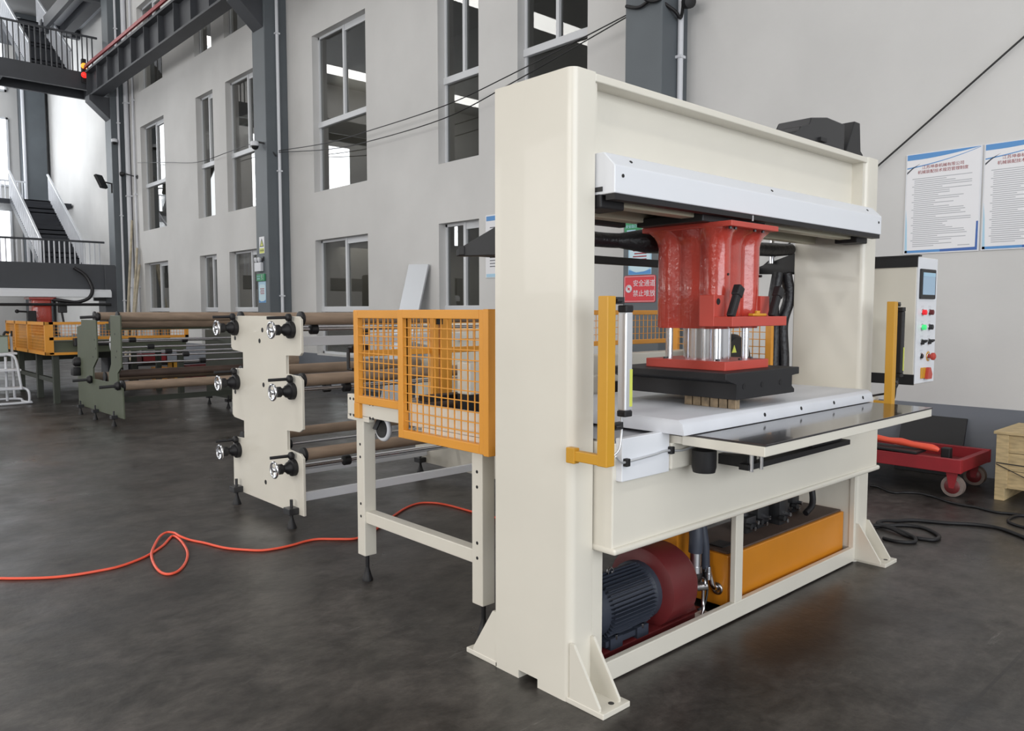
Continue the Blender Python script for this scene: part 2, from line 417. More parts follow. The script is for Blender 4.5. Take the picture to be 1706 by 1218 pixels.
tag(mk('conduit_pipe', MB().cyl((6.93, 35.7, 0.3), (6.93, 35.7, 12.8), 0.06, 10), PVC, None, 40), 'white pipe on the far end wall column behind the stairs', 'pipe')

# crane runway girder on brackets
gt = structure('crane_girder', 'dark grey crane runway girder high along the wall', (7.0, 9, 7.95))
gb = MB(); gb.box(6.85, 7.2, -8.5, 26.6, 7.95, 8.0); gb.box(6.85, 7.2, -8.5, 26.6, 8.7, 8.76); gb.box(7.01, 7.04, -8.5, 26.6, 7.99, 8.71)
mk('girder_beam', gb, DARK_STEEL, gt)
sme = None
for k in range(14):
    y = 26.55 - 1.05 * k
    if sme is None:
        o = mk('stiffener', B(6.87, 7.01, y - 0.012, y + 0.012, 8.0, 8.7), DARK_STEEL, gt); sme = o
    else:
        o = sme.copy(); COL.objects.link(o); o.location = Vector(sme.location) + Vector((0, y - 26.55, 0)); WORLD[o] = Vector(o.location)
mk('crane_rail', B(7.0, 7.06, -8.5, 26.6, 8.76, 8.84), GUNMETAL, gt)
mk('conductor_bar', B(6.83, 6.88, -8.5, 26.7, 8.84, 8.93), TROLLEY, gt)
for y in (15.55, 26.05):
    mk('bracket', MB().prism([(7.36, 7.3), (6.8, 7.8), (6.8, 7.95), (7.36, 7.95)], 'y', y, y + 0.45), DARK_STEEL, gt)

# signal lamp on the girder end
t = thing('signal_lamp', 'amber over red signal lamp on the end of the crane girder', 'lamp', (6.85, 26.75, 8.2))
mk('housing', B(6.80, 6.92, 26.70, 26.84, 8.45, 9.15, 0.01), BLACK, t)
for z, m, nm in ((8.93, LAMP_AMB, 'amber_lens'), (8.66, LAMP_RED, 'red_lens')):
    mk(nm, MB().lathe((6.86, 26.70, z), (-0.55, -0.85, 0), [(-0.02, 0.085), (0.04, 0.085), (0.08, 0.06), (0.1, 0.01)], 16), m, t, 60)

# stair bay: landings, flights, railings
def landing(z, label, h, dep=0.44):
    t = structure('landing', label, (4, 27.6, z - dep))
    lb = MB(); lb.box(-2, 7.75, 27.0, 28.3, z - 0.12, z)
    mk('deck_slab', lb, STEP, t)
    mk('front_beam', B(-2, 7.4, 26.98, 27.12, z - dep, z + 0.02), DARK_STEEL, t)
    mk('rear_beam', B(-2, 7.75, 28.2, 28.3, z - dep, z), DARK_STEEL, t)
    for x in (1.5, 4.6, 7.2): mk('cross_beam', B(x, x + 0.2, 27.12, 28.2, z - dep, z - 0.12), DARK_STEEL, t)
    return t
landing(2.74, 'lower steel stair landing beyond the dark press', 0.9)
landing(8.8, 'upper steel stair landing under the roof', 1.2, 0.5)
def railing(z, h, x0, x1, y, label, mat, top):
    t = thing('railing', label, 'railing', ((x0 + x1) / 2, y, z))
    mk('top_rail', B(x0, x1, y - 0.03, y + 0.03, z + h - 0.06, z + h, 0.01), top, t)
    n = int((x1 - x0) / 0.14); first = None
    for k in range(n):
        x = x0 + 0.07 + 0.14 * k
        if first is None: first = mk('baluster', B(x - 0.016, x + 0.016, y - 0.016, y + 0.016, z, z + h - 0.06), mat, t)
        else:
            o = first.copy(); COL.objects.link(o); o.location = Vector(first.location) + Vector((0.14 * k, 0, 0)); WORLD[o] = Vector(o.location)
    return t
railing(2.76, 0.92, 3.2, 7.34, 27.05, 'white barred railing with dark top rail on the lower landing', PVC, DARK_STEEL)
railing(8.82, 1.15, 3.2, 7.34, 27.05, 'dark barred railing on the upper landing', DARK_STEEL, DARK_STEEL)
def flight(x0, x1, y0, y1, z0, z1, label, rails=(True, True)):
    t = structure('staircase', label, ((x0 + x1) / 2, y0, z0))
    n = 16; dy, dz = (y1 - y0) / n, (z1 - z0) / n
    for k in range(n):
        sb = MB(); sb.box(x0, x1, y0 + dy * k, y0 + dy * (k + 1) + 0.02 * (1 if dy > 0 else -1), z0 + dz * (k + 1) - 0.035, z0 + dz * (k + 1))
        sb.box(x0, x1, y0 + dy * k, y0 + dy * k + 0.012, z0 + dz * k, z0 + dz * (k + 1))
        mk('step', sb, STEP, t)
    for i, x in enumerate((x0, x1)):
        mk('stringer', MB().obox((x, y0, z0 + 0.02), (x, y1, z1 - 0.02), 0.04, 0.22), DARK_STEEL, t)
        if rails[i]:
            mk('handrail', MB().obox((x, y0, z0 + 0.98), (x, y1, z1 + 0.98), 0.06, 0.05), PVC, t)
            bb = MB(); m = int(abs(y1 - y0) / 0.13)
            for k in range(m):
                f = (k + 0.5) / m; y = y0 + (y1 - y0) * f; z = z0 + (z1 - z0) * f
                bb.box(x - 0.013, x + 0.013, y - 0.013, y + 0.013, z, z + 0.96)
            tag(mk('baluster_row', bb, PVC, t), kind='stuff')
flight(5.85, 7.05, 28.3, 32.7, 2.74, 5.47, 'lower flight of dark steps with white railings')
flight(5.75, 6.9, 28.3, 32.7, 8.8, 11.75, 'upper flight of dark steps with white railings')
flight(3.75, 4.95, 32.7, 28.3, 5.47, 8.7, 'return flight of dark steps up to the upper landing', (False, True))
t = structure('landing', 'topmost walkway seen from below against the bright wall', (7.2, 29, 11.0))
mk('edge_beam', B(6.66, 6.78, 26.9, 30.6, 11.0, 11.4), DARK_STEEL, t); mk('edge_beam', B(7.22, 7.52, 26.9, 31.0, 11.0, 11.4), DARK_STEEL, t)
mk('end_beam', B(6.66, 7.85, 26.7, 26.95, 10.95, 11.45), DARK_STEEL, t); mk('end_beam', B(6.66, 7.85, 30.9, 31.1, 11.0, 11.4), DARK_STEEL, t)
mk('deck_panel', B(6.7, 7.85, 26.9, 31.0, 11.3, 11.4), PVC, t)
tag(mk('landing', B(3.0, 7.8, 32.7, 35.2, 5.3, 5.47), STEP), 'middle stair landing below the bright end window', kind='structure')
tag(mk('landing', B(3.0, 7.8, 32.7, 35.2, 11.55, 11.75), STEP), 'highest stair landing near the roof', kind='structure')
railing(5.47, 1.0, 3.4, 6.8, 35.1, 'white barred railing on the middle landing in front of the end window', PVC, PVC)
for k, (za, zb) in enumerate(((3.3, 5.7), (6.35, 9.0), (10.0, 12.4))):
    t = structure('window_%d' % (20 + k), 'daylit end window behind the stairs', (5.2, 36.1, za))
    fb = MB()
    for x in (3.7, 5.1, 6.42): fb.box(x, x + 0.07, 36.08, 36.2, za, zb)
    for z in (za, zb - 0.07): fb.box(3.7, 6.49, 36.08, 36.2, z, z + 0.07)
    mk('window_frame', fb, FRAME, t)
    for xa, xb in ((3.77, 5.1), (5.17, 6.42)): mk('pane', B(xa, xb, 36.12, 36.14, za + 0.07, zb - 0.07), pm('daylit_pane', (246, 250, 255), 0.3, emit=1.1) if 'daylit_pane' not in MATS else MATS['daylit_pane'], t)

# ================================================================== CUTTING PRESS
def press_column(parent, x0, x1, fx0, fx1, mat, outer_left=True):
    c = MB(); y0, y1, r = 1.97, 2.404, 0.034
    pts = []
    for k in range(7):                                              # rounded outer front corner
        a = PI + k * PI / 12
        pts.append((x0 + r + r * math.cos(a), y0 + r + r * math.sin(a)))
    pts += [(x1 - 0.006, y0), (x1, y0 + 0.006), (x1, y1), (x0 + 0.006, y1), (x0, y1 - 0.006)]
    def clip(lo, hi):
        q = []
        for i in range(len(pts)):
            (xa, ya), (xb, yb) = pts[i], pts[(i + 1) % len(pts)]
            if lo <= ya <= hi: q.append((xa, ya))
            for v in (lo, hi):
                if (ya - v) * (yb - v) < 0: q.append((xa + (xb - xa) * (v - ya) / (yb - ya), v))
        return q
    c.prism(pts, 'z', 0.035, 2.385)
    c.prism(clip(1.9, 2.147), 'z', 0.0, 0.0351); c.prism(clip(2.258, 2.5), 'z', 0.0, 0.0351)
    o = mk('column', c, mat, parent, 35)
    for ya, yb in ((1.803, 1.99), (2.39, 2.594)):
        mk('foot_plate', B(fx0, fx1, ya, yb, 0, 0.022, 0.003), mat, o)
    for x in (x0 + 0.002, x1 - 0.014):
        mk('gusset', MB().prism([(1.975, 0.02), (1.975, 0.235), (1.955, 0.235), (1.825, 0.035), (1.825, 0.02)], 'x', x, x + 0.012), mat, o)
        mk('gusset', MB().prism([(2.4, 0.02), (2.4, 0.235), (2.42, 0.235), (2.55, 0.035), (2.55, 0.02)], 'x', x, x + 0.012), mat, o)
    for y in (1.84, 2.565):
        mk('anchor_hole', MB().lathe(((fx0 + fx1) / 2 + 0.01, y, 0.0222), (0, 0, 1), [(0, 0.012), (0.0006, 0.012)], 12), GUNMETAL, o)
    return o
press = thing('cutting_press', 'large cream two-column hydraulic cutting press with red head and black platen', 'press', (3.4, 2.2, 0))
press_column(press, 2.112, 2.24, 2.112, 2.268, CREAM)
press_column(press, 4.595, 4.745, 4.62, 4.785, CREAM)
# top beam
b_ = MB(); b_.box(2.24, 4.595, 2.05, 2.34, 1.96, 2.355); b_.box(2.236, 4.6, 1.972, 2.402, 2.352, 2.382, 0.004)
for x in (2.24, 4.575): b_.box(x, x + 0.02, 1.985, 2.05, 1.96, 2.353)
bo = mk('beam', b_, CREAM, press)
cv = mk('beam_cover', MB().prism([(2.05, 1.934), (1.882, 1.934), (1.882, 2.036), (1.936, 2.09), (2.05, 2.09)], 'x', 2.244, 4.6, 0.004), WHITE, press)
for x, y, z, d in ((2.29, 1.8815, 2.0, (0, -1, 0)), (4.56, 1.8815, 2.0, (0, -1, 0)), (2.37, 1.909, 2.064, (0, -1, 1)), (3.42, 1.909, 2.064, (0, -1, 1)), (4.47, 1.909, 2.064, (0, -1, 1))):
    mk('screw', MB().lathe((x, y, z), d, [(-0.002, 0.007), (0.002, 0.007)], 10), RUBBER, cv)
mk('bottom_seal', B(2.25, 4.59, 1.886, 1.93, 1.912, 1.9335), RUBBER, press)
mk('seal_clip', B(3.21, 3.218, 1.884, 1.888, 1.905, 1.93), ALU, press)
for y in (1.985, 2.26):
    mk('guide_rail', B(2.26, 4.58, y, y + 0.07, 1.905, 1.96, 0.004), BAR_BEIGE, press)
mk('beam_underside', B(2.24, 4.595, 1.94, 2.36, 1.945, 1.962), GUNMETAL, press)
for x in (2.245, 4.44): mk('end_stop', B(x, x + 0.14, 1.95, 2.08, 1.885, 1.942, 0.006), RUBBER, press)
mk('end_stop', B(2.245, 2.9, 2.36, 2.4, 1.89, 1.93, 0.006), GUNMETAL, press)
# travel motor on top of the beam
tm = mk('travel_motor', MB().prism([(4.36, 2.384), (4.36, 2.535), (4.15, 2.54), (3.97, 2.51), (3.95, 2.465), (3.86, 2.45), (3.84, 2.42), (3.78, 2.40), (3.78, 2.384)], 'y', 2.0, 2.19, 0.006), GUNMETAL, press)
mk('motor_plate', MB().prism([(4.37, 2.384), (4.47, 2.57), (4.54, 2.57), (4.55, 2.41), (4.59, 2.4), (4.59, 2.384)], 'y', 1.995, 2.2, 0.005), BLACK, tm)
mk('motor_lug', B(4.05, 4.12, 1.985, 2.0, 2.40, 2.42), BLACK, tm)

# bed
mk('bed', B(2.245, 4.64, 1.88, 2.5, 0.585, 1.0, 0.006), CREAM, press)
mk('bed_flange', B(2.24, 4.645, 1.862, 2.51, 0.572, 0.598, 0.01, 3), CREAM, press)
mk('bed_plate', B(2.25, 2.6, 1.885, 2.6, 1.0, 1.008), STEEL, press)
eb = mk('end_box', B(2.265, 2.562, 1.852, 1.884, 0.855, 1.02, 0.003), WHITE, press)
mk('bracket_box', B(2.563, 2.80, 1.842, 1.884, 0.862, 0.972, 0.006), CREAM, press)
mk('plug', MB().cyl((2.73, 1.842, 0.885), (2.73, 1.82, 0.885), 0.012, 10), RUBBER, press)
mk('sensor_cable', MB().tube([(2.2, 1.83, 0.965), (2.24, 1.835, 0.937), (2.29, 1.844, 0.932), (2.45, 1.845, 0.938), (2.53, 1.845, 0.944), (2.62, 1.832, 0.937), (2.7, 1.825, 0.95), (2.76, 1.84, 0.985)], 0.005), ALU, press, 60)
for x, z in ((2.27, 0.931), (2.55, 0.944)): mk('cable_clip', B(x, x + 0.022, 1.832, 1.852, z - 0.016, z + 0.014, 0.003), RUBBER, press)
# cutting mat
wmat = mk('cutting_board', MB().prism([(1.745, 1.016), (1.755, 1.06), (1.775, 1.076), (2.62, 1.076), (2.62, 1.016)], 'x', 2.51, 4.24, 0.004), MAT_W, press, 30)
for x in (3.12, 3.45, 3.785, 4.118): mk('screw', MB().lathe((x, 1.752, 1.044), (0, -1, 0.25), [(-0.003, 0.009), (0.002, 0.009)], 10), RUBBER, wmat)
# front tray
tray = mk('front_tray', MB().box(2.572, 4.2, 1.44, 1.80, 0.968, 1.006, 0.003).box(2.58, 2.7, 1.8, 1.9, 0.97, 1.0), CREAM, press)
mk('tray_top', B(2.574, 4.202, 1.437, 1.82, 1.006, 1.014, 0.002), GLASSBLK, tray)
mk('tray_wire_handle', MB().tube([(2.63, 1.7, 0.968), (2.64, 1.66, 0.955), (2.68, 1.56, 0.955), (2.69, 1.53, 0.968)], 0.005), ALU, tray, 60)
mk('spindle', MB().lathe((2.70, 1.78, 0.845), (0, 0, 1), [(0, 0.045), (0.02, 0.05), (0.09, 0.05), (0.1, 0.03), (0.12, 0.03)], 18), RUBBER, press, 40)
mk('slide_bar', MB().box(2.93, 3.9, 1.715, 1.76, 0.826, 0.85).box(3.55, 3.86, 1.74, 1.89, 0.85, 0.885).box(2.96, 3.04, 1.74, 1.89, 0.83, 0.875), RUBBER, press)
for x in (2.95, 3.03): mk('adjuster_screw', MB().cyl((x, 1.712, 0.82), (x, 1.712, 0.92), 0.009, 8), STEEL, press)
# lower frame
fr = MB(); fr.box(2.3, 4.6, 1.975, 2.005, 0.008, 0.092, 0.004); fr.box(3.278, 3.345, 1.975, 2.005, 0.09, 0.575, 0.004)
fr.box(2.24, 2.302, 1.974, 2.006, 0.008, 0.575, 0.004); fr.box(4.575, 4.6, 1.974, 2.006, 0.008, 0.575, 0.004)
fr.box(2.24, 4.6, 2.375, 2.4, 0.008, 0.092); fr.box(3.1, 3.16, 2.0, 2.38, 0.012, 0.06)
mk('base_frame', fr, CREAM, press)
mk('side_panel', B(4.582, 4.594, 2.0, 2.4, 0.09, 0.58), CREAM, press)

# travelling head
HX, HY = 3.155, 2.075
def flute(n=128):
    out = []
    for k in range(n):
        a = 2 * PI * k / n; r = 0.157; d = Vector((math.cos(a), math.sin(a)))
        for sx in (-1, 1):
            for sy in (-1, 1):
                c = Vector((sx * 0.121, sy * 0.121)); R = 0.062; t = d.dot(c); q = c.length_squared - t * t
                if t > 0 and q < R * R: r = max(r, t + math.sqrt(R * R - q))
        out.append(r)
    for _ in range(1): out = [(out[i - 1] + 2 * out[i] + out[(i + 1) % n]) / 4 for i in range(n)]
    return out
FL = flute()
def body_ring(z, f, sq=0.0):
    n = len(FL); R = []
    for k in range(n):
        a = 2 * PI * k / n; q = 0.19 / max(abs(math.cos(a)), abs(math.sin(a)))
        r = FL[k] * (1 - sq) + q * sq
        R.append((HX + r * f * math.cos(a), HY + r * f * math.sin(a), z))
    return R
hd = MB(); hd.rings([body_ring(1.42, 0.985), body_ring(1.428, 1.0), body_ring(1.60, 1.0), body_ring(1.79, 1.0), body_ring(1.815, 1.01, 0.12), body_ring(1.84, 1.03, 0.4), body_ring(1.858, 1.05, 0.8), body_ring(1.87, 1.06, 1.0)])
head = mk('press_head', hd, RED, press, 50)
tp = mk('top_plate', B(2.955, 3.35, 1.832, 2.31, 1.862, 1.886, 0.003), RED_FLAT, head)
for x in (2.98, 3.02, 3.18, 3.25): mk('bolt', MB().lathe((x, 1.855, 1.852), (0, 0, 1), [(0, 0.008), (0.012, 0.008)], 6), GUNMETAL, head)
mk('trolley_block', B(2.9, 3.42, 1.94, 2.3, 1.885, 1.925, 0.005), GUNMETAL, head)
for x, z in ((3.0, 1.66), (3.28, 1.66)): mk('plug', MB().lathe((x + 0.03, HY - 0.183, z), (0, -1, 0), [(-0.02, 0.006), (0.002, 0.006)], 8), RUBBER, head)
# front guide bracket with two grips
br = MB(); br.box(2.915, 3.375, 1.795, 1.92, 1.432, 1.475, 0.003)
for xa, xb in ((2.914, 2.994), (3.30, 3.376)): br.box(xa, xb, 1.885, 1.96, 1.431, 1.568, 0.003)
gbk = mk('grip_bracket', br, RED_FLAT, press)
mk('pivot_hole', MB().lathe((2.945, 1.8845, 1.54), (0, -1, 0), [(-0.001, 0.014), (0.001, 0.014)], 14), RUBBER, gbk)
for x in (2.955, 3.30):
    mk('grip', MB().obox((x, 1.83, 1.472), (x + 0.065, 1.83, 1.602), 0.03, 0.036, 0.008).obox((x + 0.045, 1.83, 1.562), (x + 0.068, 1.83, 1.606), 0.036, 0.044, 0.006), RUBBER, gbk)
mk('valve_lever', MB().obox((3.17, 1.86, 1.482), (3.27, 1.85, 1.482), 0.03, 0.012, 0.004).cyl((3.22, 1.856, 1.475), (3.22, 1.856, 1.50), 0.012, 10), YELLOW, gbk)
# ram
mk('ram_piston', MB().cyl((HX, HY, 1.27), (HX, HY, 1.43), 0.108, 40), CHROME, press, 40)
for sx in (-1, 1):
    for sy in (-1, 1):
        mk('guide_rod', MB().cyl((HX + sx * 0.125, HY + sy * 0.125, 1.27), (HX + sx * 0.125, HY + sy * 0.125, 1.43), 0.017, 16), CHROME, press, 40)
rp = mk('ram_plate', B(2.972, 3.34, 1.862, 2.29, 1.237, 1.277, 0.003), RED_FLAT, press)
for x, y in ((3.02, 1.93), (3.155, 1.9), (3.3, 1.93), (3.0, 2.2)): mk('bolt', MB().lathe((x, y, 1.277), (0, 0, 1), [(0, 0.010), (0.008, 0.010)], 6), GUNMETAL, rp)
pl = MB().prism([(2.846, 1.21), (2.845, 1.237), (3.474, 1.237), (3.474, 1.204), (3.402, 1.204), (3.402, 1.15), (3.432, 1.137), (3.432, 1.12), (2.932, 1.12), (2.93, 1.19), (2.86, 1.204)], 'y', 1.778, 2.42, 0.003)
plt = mk('platen', pl, BLACK, press)
for x in (2.99, 3.14, 3.30): mk('dowel_hole', MB().lathe((x, 1.7775, 1.175), (0, -1, 0), [(-0.002, 0.013), (0.001, 0.013)], 12), RUBBER, plt)
# rear guide: two tapered arms with a crossbar
for x in (2.165, 4.63):
    mk('rear_arm', MB().prism([(2.40, 1.868), (2.72, 1.768), (2.72, 1.74), (2.40, 1.728)], 'x', x, x + 0.05, 0.004), BLACK, press)
mk('rear_crossbar', B(2.16, 4.68, 2.66, 2.70, 1.742, 1.782, 0.004), RUBBER, press)
mk('cable_sleeve', MB().tube([(2.25, 2.5, 1.865), (2.7, 2.52, 1.85), (2.86, 2.5, 1.842), (2.97, 2.46, 1.84), (3.08, 2.38, 1.84), (3.17, 2.31, 1.835), (3.22, 2.27, 1.83)], 0.05, 12, 6, [0.03, 0.04, 0.036, 0.036, 0.06, 0.058, 0.045]), HOSEBLK, press, 60)
mk('hanging_hose', MB().tube([(4.52, 2.47, 1.735), (4.49, 2.48, 1.55), (4.53, 2.49, 1.4), (4.51, 2.48, 1.2), (4.51, 2.48, 1.02)], 0.034, 8), HOSEBLK, press, 60)
mk('hanging_hose', MB().tube([(4.58, 2.45, 1.735), (4.61, 2.44, 1.58), (4.57, 2.46, 1.42), (4.575, 2.45, 1.2), (4.575, 2.45, 1.02)], 0.036, 8), HOSEBLK, press, 60)
mk('rear_rod', MB().cyl((4.60, 2.56, 1.80), (4.60, 2.56, 1.95), 0.016, 12), STEEL, press, 40)
mk('rear_sleeve', MB().tube([(3.65, 2.45, 1.88), (4.0, 2.46, 1.865), (4.4, 2.44, 1.87), (4.58, 2.42, 1.88)], 0.04, 10, 6, [0.028, 0.04, 0.042, 0.035]), HOSEBLK, press, 60)

# die resting on the mat under the platen
dt = MB()
for k in range(6): dt.box(2.962, 2.995 + 0.02 * (k % 2), 1.80 + 0.045 * k, 1.838 + 0.045 * k, 1.0765, 1.119, 0.002)
tag(mk('cutting_die', dt, DIE), 'brass coloured cutting die lying on the white board under the platen', 'die')

# hydraulic power unit inside the base
hu = thing('hydraulic_unit', 'hydraulic power unit with orange tank, grey motor and red bell housing inside the press base', 'machine', (3.4, 2.2, 0.01))
tank = mk('oil_tank', B(3.30, 4.56, 2.03, 2.36, 0.045, 0.305, 0.006), AMBER, hu)
mk('tank_lid', B(3.32, 4.55, 2.045, 2.35, 0.305, 0.316, 0.003), BROWN_DK, hu)
mk('suction_box', B(3.12, 3.3, 2.2, 2.37, 0.10, 0.52, 0.006), AMBER, hu)
mk('sight_port', B(3.36, 3.46, 2.10, 2.18, 0.316, 0.322), RUBBER, tank)
for k, (x, y, s) in enumerate(((3.72, 2.2, 0.05), (3.86, 2.22, 0.06), (4.0, 2.16, 0.045), (4.12, 2.22, 0.05), (4.3, 2.24, 0.04))):
    v = MB(); v.box(x - s, x + s, y - s, y + s, 0.315, 0.40 + 0.03 * (k % 3), 0.006); v.cyl((x, y, 0.40), (x, y, 0.5), s * 0.5, 12); v.cyl((x - s, y - s - 0.03, 0.36), (x - s, y - s, 0.36), 0.016, 8)
    vo = mk('valve_block', v, GUNMETAL, hu, 40)
    mk('fitting', MB().lathe((x + 0.02, y - s, 0.37), (0, -1, 0), [(0, 0.012), (0.03, 0.012)], 6).lathe((x - 0.02, y - s, 0.345), (0, -1, 0), [(0, 0.012), (0.035, 0.012)], 6), CHROME, vo)
mk('return_hose', MB().tube([(4.32, 2.14, 0.56), (4.33, 2.12, 0.46), (4.30, 2.1, 0.38), (4.22, 2.1, 0.34)], 0.018, 8), RUBBER, hu, 60)
mo = MB(); MC = (2.2, 0.215)
mo.lathe((2.36, MC[0], MC[1]), (1, 0, 0), [(0, 0.09), (0.01, 0.118), (0.10, 0.124), (0.12, 0.124), (0.42, 0.124), (0.43, 0.135), (0.46, 0.135)], 28)
motor = mk('electric_motor', mo, MOTOR, hu, 35)
fb = MB()
for k in range(22):
    a = PI * 0.55 + k * PI * 0.9 / 21; d = (math.cos(a), math.sin(a))
    fb.obox((2.48, MC[0] + d[0] * 0.13, MC[1] + d[1] * 0.13), (2.77, MC[0] + d[0] * 0.13, MC[1] + d[1] * 0.13), 0.004, 0.03, up=(0, d[0], d[1]))
tag(mk('cooling_fins', fb, MOTOR, motor), kind='stuff')
mk('motor_foot', MB().box(2.46, 2.74, 2.09, 2.31, 0.075, 0.10).box(2.48, 2.56, 2.08, 2.14, 0.06, 0.11).box(2.66, 2.74, 2.08, 2.14, 0.06, 0.11), MOTOR, motor)
for x in (2.52, 2.70): mk('foot_bolt', MB().lathe((x, 2.085, 0.10), (0, 0, 1), [(0, 0.009), (0.02, 0.009)], 6), CHROME, motor)
mk('lifting_eye', MB().torus((2.575, 2.165, 0.362), (0, 1, 0), 0.017, 0.005, 16, 6), CHROME, motor, 60)
mk('bell_housing', MB().lathe((2.82, 2.2, 0.215), (1, 0, 0), [(0, 0.14), (0.02, 0.185), (0.2, 0.185), (0.24, 0.16), (0.3, 0.09)], 36), MAROON, hu, 35)
mk('motor_base', MB().box(2.42, 3.18, 2.08, 2.34, 0.012, 0.062, 0.004).prism([(2.1, 0.062), (2.12, 0.10), (2.28, 0.10), (2.3, 0.062)], 'x', 2.86, 3.14), MAROON, hu)
ph = mk('pump', MB().lathe((3.12, 2.16, 0.21), (1, 0, 0), [(0, 0.07), (0.06, 0.06), (0.08, 0.04), (0.12, 0.04)], 16), GUNMETAL, hu, 40)
h1 = mk('suction_hose', MB().tube([(3.14, 2.11, 0.34), (3.145, 2.11, 0.42), (3.16, 2.13, 0.52), (3.2, 2.16, 0.6)], 0.034, 12), MOTOR, hu, 60)
mk('hose_ferrule', MB().lathe((3.135, 2.105, 0.245), (0.03, 0.02, 1), [(0, 0.03), (0.03, 0.03), (0.03, 0.024), (0.035, 0.024), (0.035, 0.027), (0.095, 0.027)], 12), STEEL, h1, 40)
h2 = mk('pressure_hose', MB().tube([(3.24, 2.0 + 0.12, 0.24), (3.23, 2.12, 0.36), (3.22, 2.14, 0.5)], 0.024, 10), MOTOR, hu, 60)
mk('hose_fitting', MB().tube([(3.235, 2.1, 0.25), (3.245, 2.09, 0.19), (3.262, 2.085, 0.15), (3.30, 2.085, 0.13)], 0.014, 10).lathe((3.235, 2.1, 0.19), (0, 0, 1), [(0, 0.02), (0.03, 0.02), (0.03, 0.018), (0.06, 0.018)], 8), CHROME, h2, 60)
mk('flange', MB().torus((3.297, 2.085, 0.13), (1, 0, 0), 0.024, 0.008, 18, 8), STEEL, h2, 60)
mk('drain_valve', MB().lathe((3.10, 2.07, 0.19), (0.3, -0.4, 0.1), [(0, 0.02), (0.05, 0.02)], 12).torus((3.12, 2.05, 0.212), (1, -0.6, 0), 0.022, 0.005, 16, 6), STEEL, hu, 60)
mk('drain_pipe', MB().tube([(3.12, 2.05, 0.19), (3.12, 2.05, 0.12), (3.11, 2.04, 0.09), (3.10, 2.04, 0.062)], 0.008), STEEL, hu, 60)
mk('wire', MB().tube([(3.15, 2.06, 0.25), (3.17, 2.06, 0.16), (3.13, 2.05, 0.10), (3.08, 2.05, 0.09)], 0.006), RUBBER, hu, 60)

# light curtains on their angle brackets
def light_curtain(dx, label, mirror=1, zb=0.945):
    t = thing('light_curtain', label, 'safety sensor', (2.11 + dx, 1.8, zb))
    x0 = 2.088 + dx
    mk('post', B(x0, x0 + 0.045, 1.778, 1.823, zb, 1.552, 0.003), YELLOW, t)
    mk('bracket_arm', MB().box(x0, x0 + 0.03, 1.82, 1.97, zb + 0.002, zb + 0.04, 0.003).box(x0 - 0.004, x0 + 0.026, 1.93, 1.972, zb - 0.008, zb + 0.05, 0.003), YELLOW, t)
    xc = x0 + 0.107
    m = mk('sensor_bar', B(xc - 0.018, xc + 0.022, 1.768, 1.806, 1.14, 1.495, 0.005), ALU if mirror == 1 else BLACK, t)
    mk('lens_strip', B(xc + 0.022, xc + 0.024, 1.774, 1.80, 1.16, 1.48), BLACK if mirror == 1 else ALU, m)
    mk('warning_label', B(xc + 0.006, xc + 0.02, 1.7665, 1.768, 1.155, 1.29), LIME, m)
    for za, zb2 in ((1.118, 1.14), (1.495, 1.52)): mk('end_cap', B(xc - 0.019, xc + 0.023, 1.767, 1.807, za, zb2, 0.004), RUBBER, m)
    for z in (1.085, 1.535): mk('mount_clamp', MB().box(x0 + 0.044, x0 + 0.1, 1.785, 1.802, z - 0.012, z + 0.014).cyl((x0 + 0.05, 1.78, z), (x0 + 0.075, 1.78, z), 0.007, 8), GUNMETAL, t)
    mk('lead', MB().tube([(xc, 1.80, 1.118), (xc + 0.002, 1.80, 1.06), (xc - 0.01, 1.80, 1.0), (xc - 0.03, 1.81, 0.975)], 0.0045), ALU if mirror == 1 else RUBBER, t, 60)
light_curtain(0, 'white light curtain bar on yellow post, fixed to the near press column')
light_curtain(2.475, 'black faced light curtain bar on yellow post in front of the control cabinet', -1)

# control cabinet beside the far column
cab = thing('control_cabinet', 'cream control cabinet with touch screen and push buttons hung beside the press', 'control box', (5.36, 2.15, 1.03))
cb = mk('cabinet_body', B(5.21, 5.53, 1.905, 2.42, 1.03, 1.84, 0.004), CREAM, cab)
mk('front_panel', B(5.212, 5.536, 1.895, 1.906, 1.035, 1.836, 0.002), WHITE, cab)
for za, zb in ((1.028, 1.095), (1.775, 1.846)): mk('black_band', B(5.204, 5.214, 1.90, 2.424, za, zb), BLACK, cab)
mk('cover_lip', B(5.2, 5.24, 1.888, 2.424, 1.84, 1.85), BLACK, cab)
mk('mount_arm', B(4.745, 5.21, 2.2, 2.26, 1.4, 1.46), CREAM, cab)
sc = mk('touch_screen', B(5.232, 5.482, 1.882, 1.896, 1.575, 1.765, 0.006), BLACK, cab)
mk('display', B(5.258, 5.462, 1.8805, 1.883, 1.602, 1.742), SCREEN, sc)
mk('display_header', B(5.258, 5.462, 1.8795, 1.881, 1.718, 1.742), LBLUE, sc)
def button(x, z, mat, r=0.017, d=0.02, nm='push_button'):
    o = mk(nm, MB().lathe((x, 1.896, z), (0, -1, 0), [(0, 0.022), (0.005, 0.022), (0.005, r), (0.005 + d, r), (0.007 + d, r * 0.8)], 18), mat, cab, 40)
    mk('bezel_ring', MB().torus((x, 1.893, z), (0, 1, 0), 0.02, 0.004, 20, 6), CHROME, o, 60)
    mk('name_plate', B(x - 0.024, x + 0.024, 1.8945, 1.896, z + 0.028, z + 0.042), PVC, o)
    return o
button(5.30, 1.49, BTN_RED); button(5.42, 1.49, MAROON); button(5.30, 1.395, BTN_GRN); button(5.42, 1.395, GUNMETAL)
